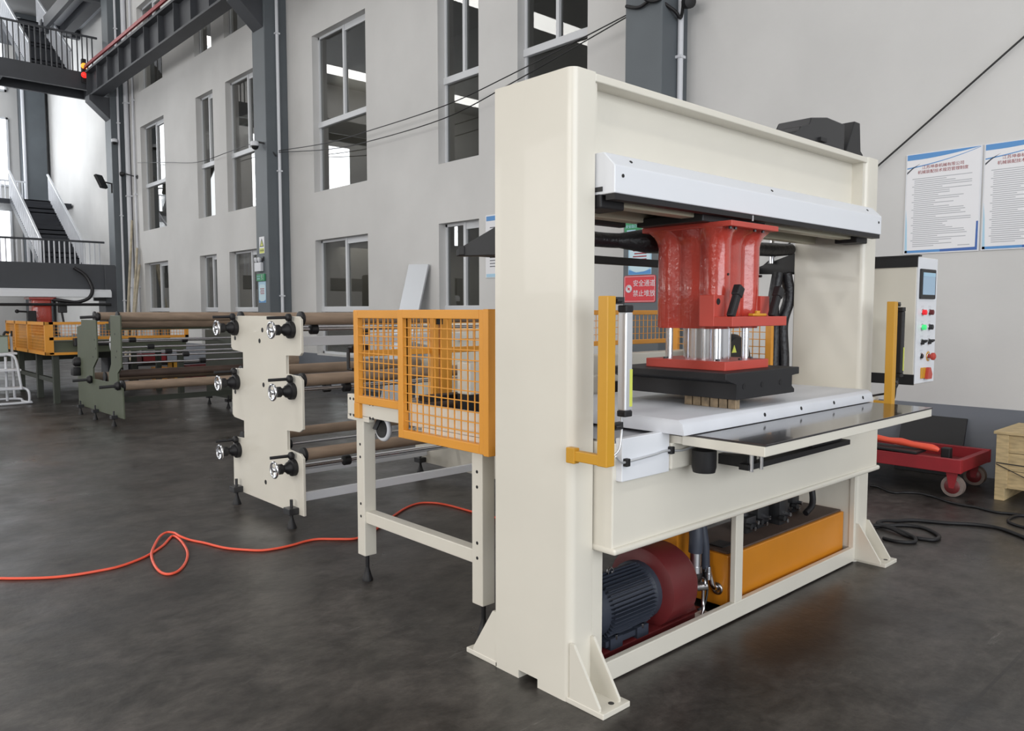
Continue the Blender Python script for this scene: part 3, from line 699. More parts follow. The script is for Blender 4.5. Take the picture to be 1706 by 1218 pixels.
for x in (5.30, 5.42):
    o = button(x, 1.30, GUNMETAL, 0.016, 0.012, 'selector_switch'); mk('selector_knob', MB().obox((x - 0.015, 1.872, 1.302), (x + 0.02, 1.872, 1.31), 0.02, 0.012, 0.002), RUBBER, o)
button(5.30, 1.21, GUNMETAL, 0.014, 0.008)
es = button(5.42, 1.205, RED_FLAT, 0.012, 0.02, 'emergency_stop')
mk('mushroom_cap', MB().lathe((5.42, 1.876, 1.205), (0, -1, 0), [(0, 0.018), (0.006, 0.024), (0.02, 0.024), (0.028, 0.012)], 18), RED_FLAT, es, 40)
mk('stop_ring', MB().lathe((5.42, 1.896, 1.205), (0, -1, 0), [(0, 0.032), (0.004, 0.032)], 24), YELLOW, es)
ms = mk('main_switch', B(5.30, 5.37, 1.886, 1.896, 1.065, 1.135, 0.003), YELLOW, cab)
mk('switch_knob', MB().prism([(5.35, 1.06), (5.42, 1.06), (5.43, 1.09), (5.40, 1.135), (5.37, 1.135)], 'y', 1.865, 1.887, 0.003), RED_FLAT, ms)
tag(mk('cable', MB().tube([(4.68, 1.80, 1.12), (4.69, 1.80, 1.07), (4.66, 1.82, 1.03), (4.58, 1.86, 1.017), (4.48, 1.88, 1.013)], 0.006), RUBBER, None, 60), 'black cable hanging from the far light curtain onto the bed', 'cable')

# ================================================================== INFEED TABLE WITH GUARD FENCE
def foot(parent, x, y, z, r=0.03, mat=RUBBER):
    return mk('levelling_foot', MB().lathe((x, y, 0), (0, 0, 1), [(0, r), (0.008, r), (0.03, r * 0.75), (0.075, r * 0.35), (0.08, 0.011), (z, 0.011)], 14), mat, parent, 50)
def fence_x(parent, x, y0, y1, z0, z1, mat=ORANGE, bar=0.042, pitch=0.05, d=0.03, wire=0.0024):
    f = MB(); f.box(x, x + d, y0, y0 + bar, z0, z1, 0.003); f.box(x, x + d, y1 - bar, y1, z0, z1, 0.003)
    f.box(x, x + d, y0 + bar, y1 - bar, z0, z0 + bar, 0.003); f.box(x, x + d, y0 + bar, y1 - bar, z1 - bar, z1, 0.003)
    o = mk('fence_panel', f, mat, parent)
    m = MB(); c = x + d * 0.5; n = int((y1 - y0 - 2 * bar) / pitch)
    for k in range(1, n + 1):
        y = y0 + bar + (y1 - y0 - 2 * bar) * k / (n + 1); m.box(c - wire, c + wire, y - wire, y + wire, z0 + bar, z1 - bar)
    n = int((z1 - z0 - 2 * bar) / pitch)
    for k in range(1, n + 1):
        z = z0 + bar + (z1 - z0 - 2 * bar) * k / (n + 1); m.box(c - 3 * wire, c - wire, y0 + bar, y1 - bar, z - wire, z + wire)
    tag(mk('wire_mesh', m, mat, o), kind='stuff')
    return o
it = thing('infeed_table', 'cream infeed table with orange mesh guard behind the cutting press', 'table', (3.35, 3.1, 0))
LW = 0.07
def bolts(parent, x, pts):
    for y, z in pts: mk('bolt_hole', MB().lathe((x, y, z), (-1, 0, 0), [(-0.001, 0.008), (0.0008, 0.008)], 10), RUBBER, parent)
for x in (2.25, 4.42):
    for y in (2.645, 3.64):
        l = mk('leg', B(x, x + 0.075, y, y + 0.075, 0.15, 0.92, 0.004), CREAM, it)
        foot(l, x + 0.037, y + 0.037, 0.16)
        if x < 3: bolts(l, x, [(y + 0.037, 0.70), (y + 0.037, 0.77), (y + 0.037, 0.44), (y + 0.037, 0.37)])
    mk('side_rail', B(x + 0.01, x + 0.07, 2.71, 3.65, 0.335, 0.40, 0.004), CREAM, it)
    sb = mk('side_beam', MB().box(x - 0.002, x + 0.03, 2.42, 3.80, 0.925, 1.04, 0.003).box(x - 0.002, x + 0.03, 3.58, 3.80, 0.90, 0.93).box(x - 0.002, x + 0.03, 2.42, 3.1, 0.90, 0.93), CREAM, it)
    if x < 3: bolts(sb, x - 0.002, [(3.77, 1.015), (3.735, 1.015), (3.77, 0.925), (3.735, 0.925), (3.57, 1.0), (3.54, 1.0), (3.57, 0.925), (3.54, 0.925)])
g1 = fence_x(it, 2.228, 3.2, 3.695, 1.0, 1.502)
mk('panel_stay', B(2.226, 2.25, 3.645, 3.695, 0.918, 1.0, 0.003), ORANGE, g1)
g2 = fence_x(it, 2.205, 2.572, 3.242, 0.866, 1.505, d=0.036)
mk('end_post', B(2.20, 2.245, 2.545, 2.58, 0.862, 1.507, 0.003), ORANGE, g2)
mk('pull_handle', MB().tube([(2.228, 3.70, 1.30), (2.225, 3.745, 1.30), (2.225, 3.745, 1.18), (2.228, 3.70, 1.18)], 0.01, 8, 1), RUBBER, g1)
g3 = fence_x(it, 4.44, 2.46, 3.2, 0.96, 1.50)
# cross fence at the rear end of the table
fp = MB(); y = 3.715
for z in (1.47, 1.247): fp.box(2.262, 5.2, y, y + 0.03, z, z + 0.034, 0.003)
for x in (2.262, 5.16): fp.box(x, x + 0.04, y - 0.001, y + 0.031, 1.04, 1.5, 0.003)
g4 = mk('fence_panel', fp, ORANGE, it)
m = MB()
for k in range(58): m.box(2.30 + 0.05 * k, 2.304 + 0.05 * k, y + 0.012, y + 0.016, 1.28, 1.472)
for k in range(3): m.box(2.30, 5.17, y + 0.016, y + 0.02, 1.325 + 0.05 * k, 1.329 + 0.05 * k)
tag(mk('wire_mesh', m, ORANGE, g4), kind='stuff')
mk('gate_post', B(2.755, 2.80, y - 0.03, y + 0.0, 0.90, 1.50, 0.003), ORANGE, g4)
mk('gate_post', B(2.815, 2.90, y - 0.03, y + 0.0, 0.88, 1.50, 0.003), ORANGE, g4)
for z in (1.46, 0.96): mk('hinge', B(2.78, 2.82, y - 0.045, y - 0.03, z - 0.04, z + 0.02), RUBBER, g4)
mk('conveyor_bed', B(2.285, 4.42, 2.62, 3.70, 0.935, 0.948), RUBBER, it)
# rollers and clamp beam between the side beams
for y, z, r, m in ((2.62, 0.965, 0.035, STEEL), (2.86, 0.975, 0.03, RUBBER), (3.30, 0.985, 0.04, BROWN_DK), (3.52, 0.99, 0.03, STEEL), (3.7, 0.965, 0.03, STEEL)):
    mk('roller', MB().cyl((2.285, y, z), (4.42, y, z), r, 16), m, it, 40)
mk('clamp_beam', B(2.43, 4.36, 2.95, 3.05, 1.085, 1.245, 0.006), CREAM, it)
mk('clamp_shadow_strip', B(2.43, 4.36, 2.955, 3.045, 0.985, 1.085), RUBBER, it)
mk('clamp_bar', B(2.30, 4.42, 3.12, 3.2, 1.045, 1.075, 0.004), RUBBER, it)
mk('drip_plate', B(2.285, 4.42, 2.45, 2.62, 0.90, 0.935), CREAM, it)
gm = mk('gear_motor', MB().box(2.34, 2.48, 3.1, 3.3, 0.885, 0.975, 0.02, 3).lathe((2.42, 3.34, 0.93), (0, 1, 0), [(0, 0.04), (0.12, 0.04)], 14), CREAM, it, 40)
hw = mk('hand_wheel', MB().lathe((2.33, 3.575, 0.86), (1, 0, 0), [(-0.012, 0.02), (-0.012, 0.05), (0.02, 0.05), (0.03, 0.02)], 24), GUNMETAL, it, 40)
mk('wheel_rim', MB().torus((2.335, 3.575, 0.86), (1, 0, 0), 0.058, 0.014, 28, 8), PVC, hw, 60)
mk('wheel_stub', MB().cyl((2.28, 3.575, 0.86), (2.32, 3.575, 0.93), 0.014, 8), GUNMETAL, hw)
# cylinder and clamps seen through the press opening
ca = mk('clamp_actuator', MB().box(2.95, 3.15, 2.68, 2.78, 1.03, 1.16, 0.006).cyl((3.0, 2.73, 1.16), (3.0, 2.73, 1.22), 0.03, 14), CREAM, it, 40)
mk('actuator_knob', MB().lathe((3.0, 2.72, 1.215), (0, 0, 1), [(0, 0.04), (0.03, 0.045), (0.04, 0.02), (0.07, 0.018)], 14), RUBBER, ca, 40)
sv = mk('servo_box', MB().lathe((4.18, 2.72, 1.20), (0, -1, 0), [(0, 0.13), (0.05, 0.16), (0.16, 0.16), (0.19, 0.14)], 28).box(4.05, 4.31, 2.56, 2.72, 1.0, 1.2, 0.01), BLACK, it, 40)
mk('hazard_triangle', MB().prism([(4.105, 1.25), (4.155, 1.25), (4.13, 1.295)], 'y', 2.526, 2.529), LIME, sv)
mk('rating_plate', B(4.10, 4.16, 2.555, 2.561, 1.14, 1.18), PVC, sv)

# ================================================================== ROLL STANDS
def roll_stand(name, label, loc_x, y_front, prof, feet, levels, wheels, mat, x_far, far_prof, dy_roll, cross, roll_r=0.04, wheel=True, back=None):
    t = thing(name, label, 'stand', ((loc_x + x_far) / 2, y_front, 0))
    mk('side_plate', MB().prism(prof, 'x', loc_x, loc_x + 0.02, 0.0035), mat, t)
    mk('side_plate', MB().prism(far_prof or prof, 'x', x_far, x_far + 0.02, 0.0035), OLIVE_DK if far_prof else mat, t)
    for x in (loc_x, x_far):
        for y in feet:
            f = foot(t, x - 0.035, y, 0.145, 0.033)
            mk('foot_block', MB().box(x - 0.075, x + 0.0, y - 0.045, y + 0.045, 0.10, 0.145, 0.004).cyl((x - 0.035, y, 0.145), (x - 0.035, y, 0.20), 0.011, 10), GUNMETAL, f)
    return t
CP = [(5.80, 1.462), (4.85, 1.462), (4.815, 1.44), (4.815, 1.215), (4.84, 1.195), (5.04, 1.193), (5.04, 1.058), (4.86, 1.056), (4.815, 1.03), (4.815, 0.695), (4.86, 0.672), (5.045, 0.668), (5.045, 0.525), (4.86, 0.522), (4.82, 0.495), (4.82, 0.095),
      (5.10, 0.095), (5.86, 0.095), (5.97, 0.13), (5.965, 0.49), (5.93, 0.515), (5.75, 0.518), (5.75, 0.664), (5.93, 0.67), (5.965, 0.69), (5.955, 1.03), (5.93, 1.055), (5.74, 1.057), (5.74, 1.188), (5.93, 1.198), (5.96, 1.22), (5.956, 1.41), (5.90, 1.455)]
rs = roll_stand('roll_stand', 'cream six-roll unwinding stand with chrome handwheels behind the infeed table', 2.50, 5.4, CP, (4.93, 5.84), 0, 0, CREAM, 4.25, None, 0, 0)
for y, z in ((5.4, 1.36), (5.4, 0.96), (5.4, 0.24), (5.88, 1.29), (5.9, 0.87), (5.45, 1.28)):
    mk('bolt_hole', MB().lathe((2.5, y, z), (-1, 0, 0), [(-0.001, 0.018), (0.0008, 0.018)], 10), RUBBER, rs)
def hand_wheel(parent, x, y, z, lever=True):
    ch = mk('roll_chuck', MB().lathe((x, y, z), (-1, 0, 0), [(0, 0.03), (0.0, 0.058), (0.02, 0.060), (0.03, 0.058), (0.034, 0.045), (0.055, 0.042), (0.07, 0.026), (0.085, 0.024), (0.095, 0.036), (0.12, 0.036), (0.128, 0.018), (0.15, 0.016)], 22), RUBBER, parent, 45)
    wl = MB(); wl.torus((x - 0.15, y, z), (1, 0, 0), 0.052, 0.0085, 28, 8); wl.lathe((x - 0.135, y, z), (-1, 0, 0), [(0, 0.016), (0.02, 0.018), (0.026, 0.01)], 12)
    for k in range(3):
        a = 2 * PI * k / 3 + 0.4; wl.obox((x - 0.148, y, z), (x - 0.15, y + 0.05 * math.cos(a), z + 0.05 * math.sin(a)), 0.009, 0.013)
    mk('hand_wheel', wl, CHROME, ch, 60)
    if lever:
        mk('clamp_lever', MB().cyl((x - 0.02, y - 0.01, z + 0.085), (x - 0.17, y + 0.02, z + 0.082), 0.011, 10).lathe((x - 0.01, y - 0.01, z + 0.085), (-1, 0, 0), [(0, 0.015), (0.01, 0.027), (0.03, 0.027), (0.04, 0.015)], 14)
           .cyl((x - 0.02, y - 0.01, z + 0.05), (x - 0.02, y - 0.01, z + 0.09), 0.014, 10), RUBBER, ch, 45)
for y in (4.94, 5.86):
    for z in (1.37, 0.95, 0.42): hand_wheel(rs, 2.50, y, z)
def cardboard_roll(parent, x0, x1, y, z, r, mat=KRAFT):
    o = mk('cardboard_roll', MB().cyl((x0 + 0.03, y, z), (x1 - 0.03, y, z), r, 24), mat, parent, 40)
    mk('roll_flange', MB().lathe((x0 + 0.005, y, z), (1, 0, 0), [(0, r * 0.9), (0.004, r * 1.2), (0.024, r * 1.2), (0.03, r)], 20), RUBBER, o, 45)
for y in (4.885, 5.86):
    for z in (1.445, 1.025, 0.51): cardboard_roll(rs, 2.52, 4.25, y, z, 0.042)
for y, z in ((4.92, 1.372), (4.92, 0.955), (5.2, 0.93), (4.93, 0.42), (5.84, 0.95), (5.84, 0.42), (5.86, 1.37)):
    sh = mk('tension_rod', MB().cyl((2.52, y, z), (4.25, y, z), 0.013, 12), CHROME, rs, 40)
    mk('rod_collar', MB().lathe((2.62 + (0.25 if z < 1.3 else 0.0), y, z), (1, 0, 0), [(0, 0.02), (0.008, 0.036), (0.055, 0.036), (0.063, 0.02)], 14), RUBBER, sh, 45)
mk('cross_bar', B(2.52, 4.25, 5.28, 5.31, 1.24, 1.31, 0.003), WHITE, rs)
mk('cross_bar', B(2.52, 4.25, 4.95, 4.98, 0.165, 0.225, 0.003), WHITE, rs)
mk('cross_bar', B(2.52, 4.25, 5.78, 5.81, 0.165, 0.225, 0.003), WHITE, rs)
mk('cross_bar', MB().cyl((2.52, 5.35, 0.325), (4.25, 5.35, 0.325), 0.024, 12), WHITE, rs, 40)

# olive stand further back
OP = [(12.44, 1.375), (11.70, 1.375), (11.70, 0.84), (11.92, 0.71), (11.93, 0.55), (11.20, 0.55), (11.19, 0.68), (11.06, 0.80), (11.04, 1.44), (10.62, 1.44), (10.64, 0.78), (10.80, 0.70), (10.80, 0.54), (10.62, 0.51), (10.60, 0.12), (12.72, 0.12), (12.74, 0.68), (12.70, 0.72), (12.68, 1.27), (12.44, 1.29)]
os_ = roll_stand('roll_stand', 'olive green roll stand with fork shaped side plate beyond the cream stand', 3.03, 11.6, OP, (10.9, 11.75, 12.5), 0, 0, OLIVE, 4.9, [(10.6, 1.2), (10.6, 0.14), (12.7, 0.14), (12.7, 1.2)], 0, 0)
for y, z in ((10.85, 1.42), (11.15, 1.33), (11.9, 1.42), (10.72, 0.535), (11.5, 0.60), (12.2, 0.56)):
    cardboard_roll(os_, 3.05, 4.9, y, z, 0.06)
cardboard_roll(os_, 3.05, 4.9, 11.05, 0.67, 0.05, BROWN_DK)
for k, (y, z) in enumerate(((10.86, 1.12), (10.87, 1.025), (10.88, 0.957), (10.89, 0.907), (10.90, 0.815), (12.2, 1.05))):
    sh = mk('tension_rod', MB().cyl((3.05, y, z), (4.9, y, z), 0.014, 10), CHROME, os_, 40)
    for x in (3.2 + 0.23 * k,): mk('rod_collar', MB().cyl((x, y, z), (x + 0.08, y, z), 0.033, 12), RUBBER, sh, 40)
mk('cross_bar', B(3.05, 4.9, 11.3, 11.34, 1.24, 1.33), OLIVE, os_)
mk('cross_bar', B(3.05, 4.9, 10.9, 10.95, 0.30, 0.37), OLIVE_DK, os_)
for y, z in ((11.9, 0.86), (11.8, 1.1), (10.8, 0.98), (10.85, 0.9), (11.75, 0.98), (10.86, 1.2)):
    mk('bolt_hole', MB().lathe((3.03, y, z), (-1, 0, 0), [(-0.001, 0.015), (0.001, 0.015)], 10), RUBBER, os_)
for y, z in ((11.5, 1.42), (12.0, 0.54), (10.72, 0.54)):
    mk('clamp_lever', MB().cyl((3.0, y, z), (2.8, y + 0.05, z - 0.01), 0.02, 8).lathe((3.03, y, z), (-1, 0, 0), [(0, 0.05), (0.03, 0.06), (0.06, 0.04)], 14), RUBBER, os_, 45)
mk('side_chuck', MB().lathe((3.03, 12.6, 0.76), (-1, 0, 0), [(0, 0.07), (0.06, 0.07), (0.09, 0.04)], 14).box(2.93, 3.03, 12.55, 12.7, 0.56, 0.68, 0.01), RUBBER, os_, 45)
mk('wrapped_roll_end', MB().lathe((4.9, 10.55, 0.80), (1, 0.1, -0.05), [(0, 0.12), (0.1, 0.14), (0.5, 0.12)], 14), KRAFT, os_, 50)

# ================================================================== DARK PRESS AND ITS TABLE, FAR LEFT
p2 = thing('cutting_press', 'dark grey cutting press with white beam cover below the stair landing', 'press', (3.5, 17.6, 0))
for x in (1.9, 4.72): mk('column', B(x, x + 0.22, 17.45, 17.95, 0, 2.42, 0.01), DARK_STEEL, p2)
mk('beam', B(2.12, 4.94, 17.5, 17.9, 1.9, 2.44, 0.006), DARK_STEEL, p2)
mk('beam_cover', MB().prism([(17.5, 1.77), (17.30, 1.77), (17.30, 1.88), (17.36, 1.93), (17.5, 1.93)], 'x', 2.12, 4.80, 0.006), WHITE, p2)
mk('end_stop', B(4.5, 4.72, 17.42, 17.5, 1.70, 1.765), RUBBER, p2)
h2_ = mk('press_head', MB().box(3.40, 3.74, 17.4, 17.75, 1.02, 1.74, 0.05, 4).box(3.34, 3.8, 17.36, 17.8, 1.72, 1.765), RED, p2, 40)
mk('side_cover', B(3.30, 3.45, 17.33, 17.45, 1.25, 1.5, 0.01), BLACK, h2_)
mk('side_lever', MB().cyl((3.3, 17.38, 1.48), (3.14, 17.36, 1.49), 0.018, 8).lathe((3.16, 17.36, 1.49), (-1, 0, 0), [(0, 0.03), (0.03, 0.04), (0.06, 0.02)], 10), RUBBER, h2_, 45)
mk('gauge_box', MB().box(3.84, 3.99, 17.35, 17.45, 1.46, 1.70, 0.015).cyl((3.93, 17.4, 1.25), (3.9, 17.4, 1.48), 0.02, 8), GUNMETAL, p2)
mk('pneumatic_cylinder', MB().box(3.86, 4.04, 17.3, 17.42, 1.0, 1.26, 0.01).box(3.84, 4.0, 17.32, 17.42, 0.9, 0.98, 0.01), WHITE, p2)
mk('crossbar', MB().cyl((2.1, 17.2, 1.615), (4.75, 17.2, 1.625), 0.028, 8), RUBBER, p2, 40)
mk('cable_hose', MB().tube([(4.15, 17.42, 2.36), (4.33, 17.38, 2.22), (4.42, 17.34, 2.05), (4.44, 17.3, 1.9), (4.36, 17.28, 1.75), (4.15, 17.3, 1.67), (3.9, 17.32, 1.70), (3.74, 17.4, 1.72)], 0.035, 8), HOSEBLK, p2, 60)
mk('bed', B(2.12, 4.72, 17.2, 18.1, 0.55, 0.92, 0.006), OLIVE_DK, p2)
ft = thing('infeed_table', 'green infeed table with orange mesh fence at the far left', 'table', (4.0, 15.6, 0))
for x in (3.03, 5.0):
    for y in (14.2, 15.35, 16.8): mk('leg', B(x, x + 0.09, y, y + 0.09, 0, 0.82, 0.004), OLIVE_DK, ft)
mk('table_body', MB().box(2.98, 5.12, 14.15, 17.1, 0.82, 0.985).box(3.0, 4.9, 14.2, 17.1, 0.985, 1.01), OLIVE, ft)
mk('side_rail', B(3.05, 3.11, 14.29, 16.8, 0.33, 0.40), OLIVE_DK, ft)
fp = MB()
fp.box(2.91, 2.97, 14.1, 17.2, 1.27, 1.32); fp.box(2.91, 2.97, 14.1, 17.2, 0.79, 0.84)
for y in (14.1, 15.35, 16.35, 17.15): fp.box(2.91, 2.97, y, y + 0.06, 0.79, 1.32)
f1 = mk('fence_panel', fp, ORANGE, ft)
m = MB()
for k in range(60): m.box(2.937, 2.943, 14.15 + 0.05 * k, 14.156 + 0.05 * k, 0.84, 1.28)
for k in range(9): m.box(2.931, 2.937, 14.1, 17.15, 0.88 + 0.05 * k, 0.886 + 0.05 * k)
tag(mk('wire_mesh', m, ORANGE, f1), kind='stuff')
fp = MB()
fp.box(2.97, 5.15, 14.1, 14.15, 1.28, 1.32); fp.box(2.97, 5.15, 14.1, 14.15, 1.03, 1.075)
for x in (2.97, 5.09): fp.box(x, x + 0.06, 14.1, 14.15, 0.8 if x < 4 else 1.03, 1.32)
f2 = mk('fence_panel', fp, ORANGE, ft)
m = MB()
for k in range(43): m.box(3.0 + 0.05 * k, 3.006 + 0.05 * k, 14.12, 14.126, 1.07, 1.29)
for k in range(4): m.box(2.97, 5.15, 14.126, 14.132, 1.12 + 0.05 * k, 1.126 + 0.05 * k)
tag(mk('wire_mesh', m, ORANGE, f2), kind='stuff')
mk('corner_foot', B(2.92, 3.5, 14.1, 14.18, 0.79, 0.83), ORANGE, ft)
hw2 = mk('hand_wheel', MB().torus((3.85, 13.95, 0.96), (1, -0.5, 0), 0.11, 0.025, 24, 8), PVC, ft, 60)
mk('wheel_shaft', MB().cyl((3.35, 14.05, 0.98), (3.85, 13.95, 0.96), 0.035, 10).box(3.3, 3.6, 13.98, 14.1, 0.93, 1.06, 0.01), GUNMETAL, hw2)
mk('tape_holder', MB().cyl((3.5, 14.05, 1.06), (3.5, 14.05, 1.14), 0.05, 12), RUBBER, ft, 40)

# step ladder and bin
la = thing('step_ladder', 'white tubular step ladder beside the orange fence at the far left', 'ladder', (2.2, 14.8, 0))
lm = MB()
for y in (14.35, 15.2):
    pass
tb = [(2.72, 14.42, 0.10), (2.72, 14.42, 0.025), (1.6, 14.42, 0.025)]
mk('frame', MB().tube([(1.6, 14.42, 0.03), (2.66, 14.42, 0.03), (2.72, 14.42, 0.06), (2.71, 14.42, 0.22), (2.63, 14.5, 0.27)], 0.02, 8, 5)
   .tube([(1.6, 15.2, 0.03), (2.64, 15.2, 0.03), (2.68, 14.7, 0.03), (2.72, 14.45, 0.03)], 0.02, 8, 5)
   .tube([(2.62, 14.42, 0.03 + 0.22), (2.56, 14.42, 0.72), (2.48, 14.45, 0.8), (2.40, 14.5, 0.8)], 0.02, 8, 4)
   .tube([(2.66, 15.2, 0.03), (2.64, 15.15, 0.7), (2.62, 15.1, 1.12)], 0.022, 8, 4)
   .tube([(2.50, 14.9, 0.03), (2.50, 14.9, 0.75)], 0.02, 8, 1)
   .tube([(1.6, 14.42, 0.80), (2.42, 14.45, 0.80)], 0.02, 8, 1), PVC, la, 60)
for z, y in ((0.24, 14.45), (0.52, 14.7), (0.78, 14.95)):
    mk('tread', B(1.65, 2.68, y, y + 0.26, z, z + 0.035, 0.008), PVC, la)
bn = thing('storage_bin', 'pale grey-green bin standing on the top tread of the step ladder', 'bin', (2.1, 15.08, 0.815))
mk('bin_body', B(1.7, 2.56, 14.97, 15.25, 0.815, 1.09, 0.012), TEALBOX, bn)
mk('bin_rim', B(1.69, 2.57, 14.96, 15.26, 1.08, 1.10, 0.006), OLIVE, bn)
mk('latch', MB().tube([(2.5, 15.0, 1.1), (2.53, 15.0, 1.15), (2.58, 15.0, 1.14)], 0.02, 8).cyl((2.62, 15.02, 1.08), (2.62, 15.02, 1.17), 0.015, 8), RUBBER, bn, 50)

# clutter between the far machines
def crate(name, x0, x1, y0, y1, z0, z1, mat, label, cat, lid=None):
    t = thing(name, label, cat, ((x0 + x1) / 2, (y0 + y1) / 2, z0))
    b = MB(); b.box(x0, x1, y0, y1, z0, z0 + 0.02); h = 0.02
    b.box(x0, x1, y0, y0 + h, z0, z1); b.box(x0, x1, y1 - h, y1, z0, z1); b.box(x0, x0 + h, y0, y1, z0, z1); b.box(x1 - h, x1, y0, y1, z0, z1)
    mk('box_body', b, mat, t); mk('box_rim', MB().box(x0 - 0.01, x1 + 0.01, y0 - 0.01, y0 + h, z1 - 0.03, z1).box(x0 - 0.01, x0 + h, y0, y1, z1 - 0.03, z1), lid or mat, t)
    return t
crate('parts_box', 5.25, 5.75, 17.0, 17.4, 0.40, 0.60, TROLLEY, 'red parts box on the dark bench behind the olive stand', 'box')
crate('parts_box', 5.40, 5.62, 16.6, 16.9, 0.0, 0.34, ORANGE, 'small orange box under the red box behind the olive stand', 'box')
crate('parts_box', 5.72, 5.90, 16.6, 16.9, 0.0, 0.46, YELLOW, 'tall yellow box next to the small orange one', 'box')
crate('parts_box', 4.86, 5.0, 17.0, 17.2, 0.0, 0.58, PVC, 'narrow white box by the olive side plate', 'box')
crate('parts_box', 6.0, 6.5, 16.4, 16.8, 0.0, 0.36, MAROON, 'purple-red case on the floor behind the olive stand', 'case')
bt = thing('work_bench', 'dark low bench carrying boxes behind the olive stand', 'bench', (5.6, 17.3, 0))
mk('bench_top', B(5.1, 6.9, 16.95, 17.6, 0.36, 0.398), BLACK, bt)
for x in (5.12, 6.84): mk('bench_leg', B(x, x + 0.05, 17.0, 17.55, 0, 0.36), BLACK, bt)

# ================================================================== RIGHT SIDE
tr_ = thing('platform_trolley', 'low red steel platform trolley with iron wheels against the wall', 'trolley', (7.12, 2.7, 0))
r = MB(); x0, x1, y0, y1 = 6.75, 7.5, 2.085, 3.4
mk('side_channel', MB().box(x0, x0 + 0.05, y0, y1, 0.205, 0.315, 0.004), TROLLEY, tr_)
mk('side_channel', MB().box(x1 - 0.05, x1, y0, y1, 0.205, 0.315, 0.004), TROLLEY, tr_)
for ya, yb in ((y0, y0 + 0.05), (2.72, 2.77), (y1 - 0.05, y1)): mk('cross_channel', B(x0 + 0.05, x1 - 0.05, ya, yb, 0.21, 0.31, 0.004), TROLLEY, tr_)
mk('deck', B(x0 + 0.05, x1 - 0.05, y0 + 0.05, y1 - 0.05, 0.215, 0.225), MAROON, tr_)
for x, y in ((6.83, 2.16), (7.42, 2.18), (6.83, 3.3), (7.42, 3.3)):
    wv = mk('wheel', MB().lathe((x - 0.03, y, 0.088), (1, 0, 0), [(0, 0.06), (0.004, 0.085), (0.06, 0.085), (0.064, 0.06)], 26), FOAM, tr_, 45)
    mk('wheel_disc', MB().lathe((x - 0.034, y, 0.088), (-1, 0, 0), [(-0.004, 0.06), (0.004, 0.05), (0.008, 0.015)], 20), MAROON, wv, 45)
    mk('fork', MB().prism([(y - 0.045, 0.206), (y + 0.045, 0.206), (y + 0.018, 0.075), (y - 0.018, 0.075)], 'x', x - 0.044, x - 0.036), TROLLEY, wv)
# things lying on the trolley
tag(mk('folded_tarp', MB().tube([(6.93, 2.31, 0.345), (6.92, 2.36, 0.362), (6.91, 2.5, 0.372), (6.91, 2.6, 0.385), (6.90, 2.7, 0.388), (6.89, 2.85, 0.402), (6.89, 3.05, 0.41)], 0.022, 8, 4, [0.016, 0.03, 0.026, 0.032, 0.024, 0.03, 0.028]), REDORANGE, None, 50), 'orange-red rolled sheet lying along the red trolley', 'sheet')
tag(mk('black_sheet', MB().obox((6.86, 2.42, 0.327), (6.86, 3.2, 0.345), 0.22, 0.022, 0.006), RUBBER), 'black flat sheet under the orange-red roll on the trolley', 'sheet')
mt = thing('hand_tool', 'small black grinder lying on the red trolley', 'tool', (6.98, 2.22, 0.225))
mk('tool_body', MB().box(6.94, 7.01, 2.23, 2.30, 0.226, 0.37, 0.008).cyl((6.97, 2.2, 0.25), (6.97, 2.26, 0.25), 0.024, 12), RUBBER, mt)
mk('tool_head', MB().cyl((6.97, 2.13, 0.25), (6.97, 2.2, 0.25), 0.02, 12).cyl((7.0, 2.32, 0.25), (6.9, 2.46, 0.28), 0.008, 8), STEEL, mt, 40)
tag(mk('iron_fittings', MB().box(7.1, 7.14, 2.14, 2.2, 0.225, 0.26).cyl((7.04, 2.18, 0.235), (7.04, 2.25, 0.235), 0.01, 8).cyl((7.2, 2.15, 0.245), (7.2, 2.2, 0.245), 0.02, 10), GUNMETAL, None), 'loose iron fittings at the end of the red trolley', 'fittings', None, 'stuff')
tag(mk('leaning_board', MB().obox((7.66, 2.66, 0.0), (7.835, 2.66, 0.515), 0.56, 0.02, up=(1, 0, 0)), BLACK), 'black board leaning on the grey wall band behind the trolley', 'board')

cr = thing('wooden_crate', 'pale wooden packing crate by the right wall', 'crate', (7.3, 1.4, 0))
for k in range(3):
    z = 0.10 + 0.142 * k; mk('plank', B(6.985, 7.0, 0.85, 1.905, z, z + 0.138, 0.002), WOOD, cr)
for k in range(3):
    z = 0.10 + 0.142 * k; mk('plank', B(7.0, 7.6, 1.885, 1.9, z, z + 0.138, 0.002), WOOD, cr)
mk('corner_batten', B(6.968, 6.985, 1.82, 1.905, 0.1, 0.525, 0.002), WOOD, cr)
for k in range(4): mk('lid_plank', B(6.962 + 0.167 * k, 6.962 + 0.167 * (k + 1) - 0.003, 0.83, 1.925, 0.527, 0.55, 0.003), WOOD, cr)
for y in (0.87, 1.4, 1.835): mk('skid', B(6.968, 7.6, y, y + 0.07, 0, 0.1, 0.003), WOOD, cr)
mk('strap', MB().obox((6.964, 1.9, 0.30), (6.964, 0.85, 0.27), 0.004, 0.008).obox((6.964, 1.9, 0.29), (6.964, 1.45, 0.1), 0.004, 0.006), GUNMETAL, cr)

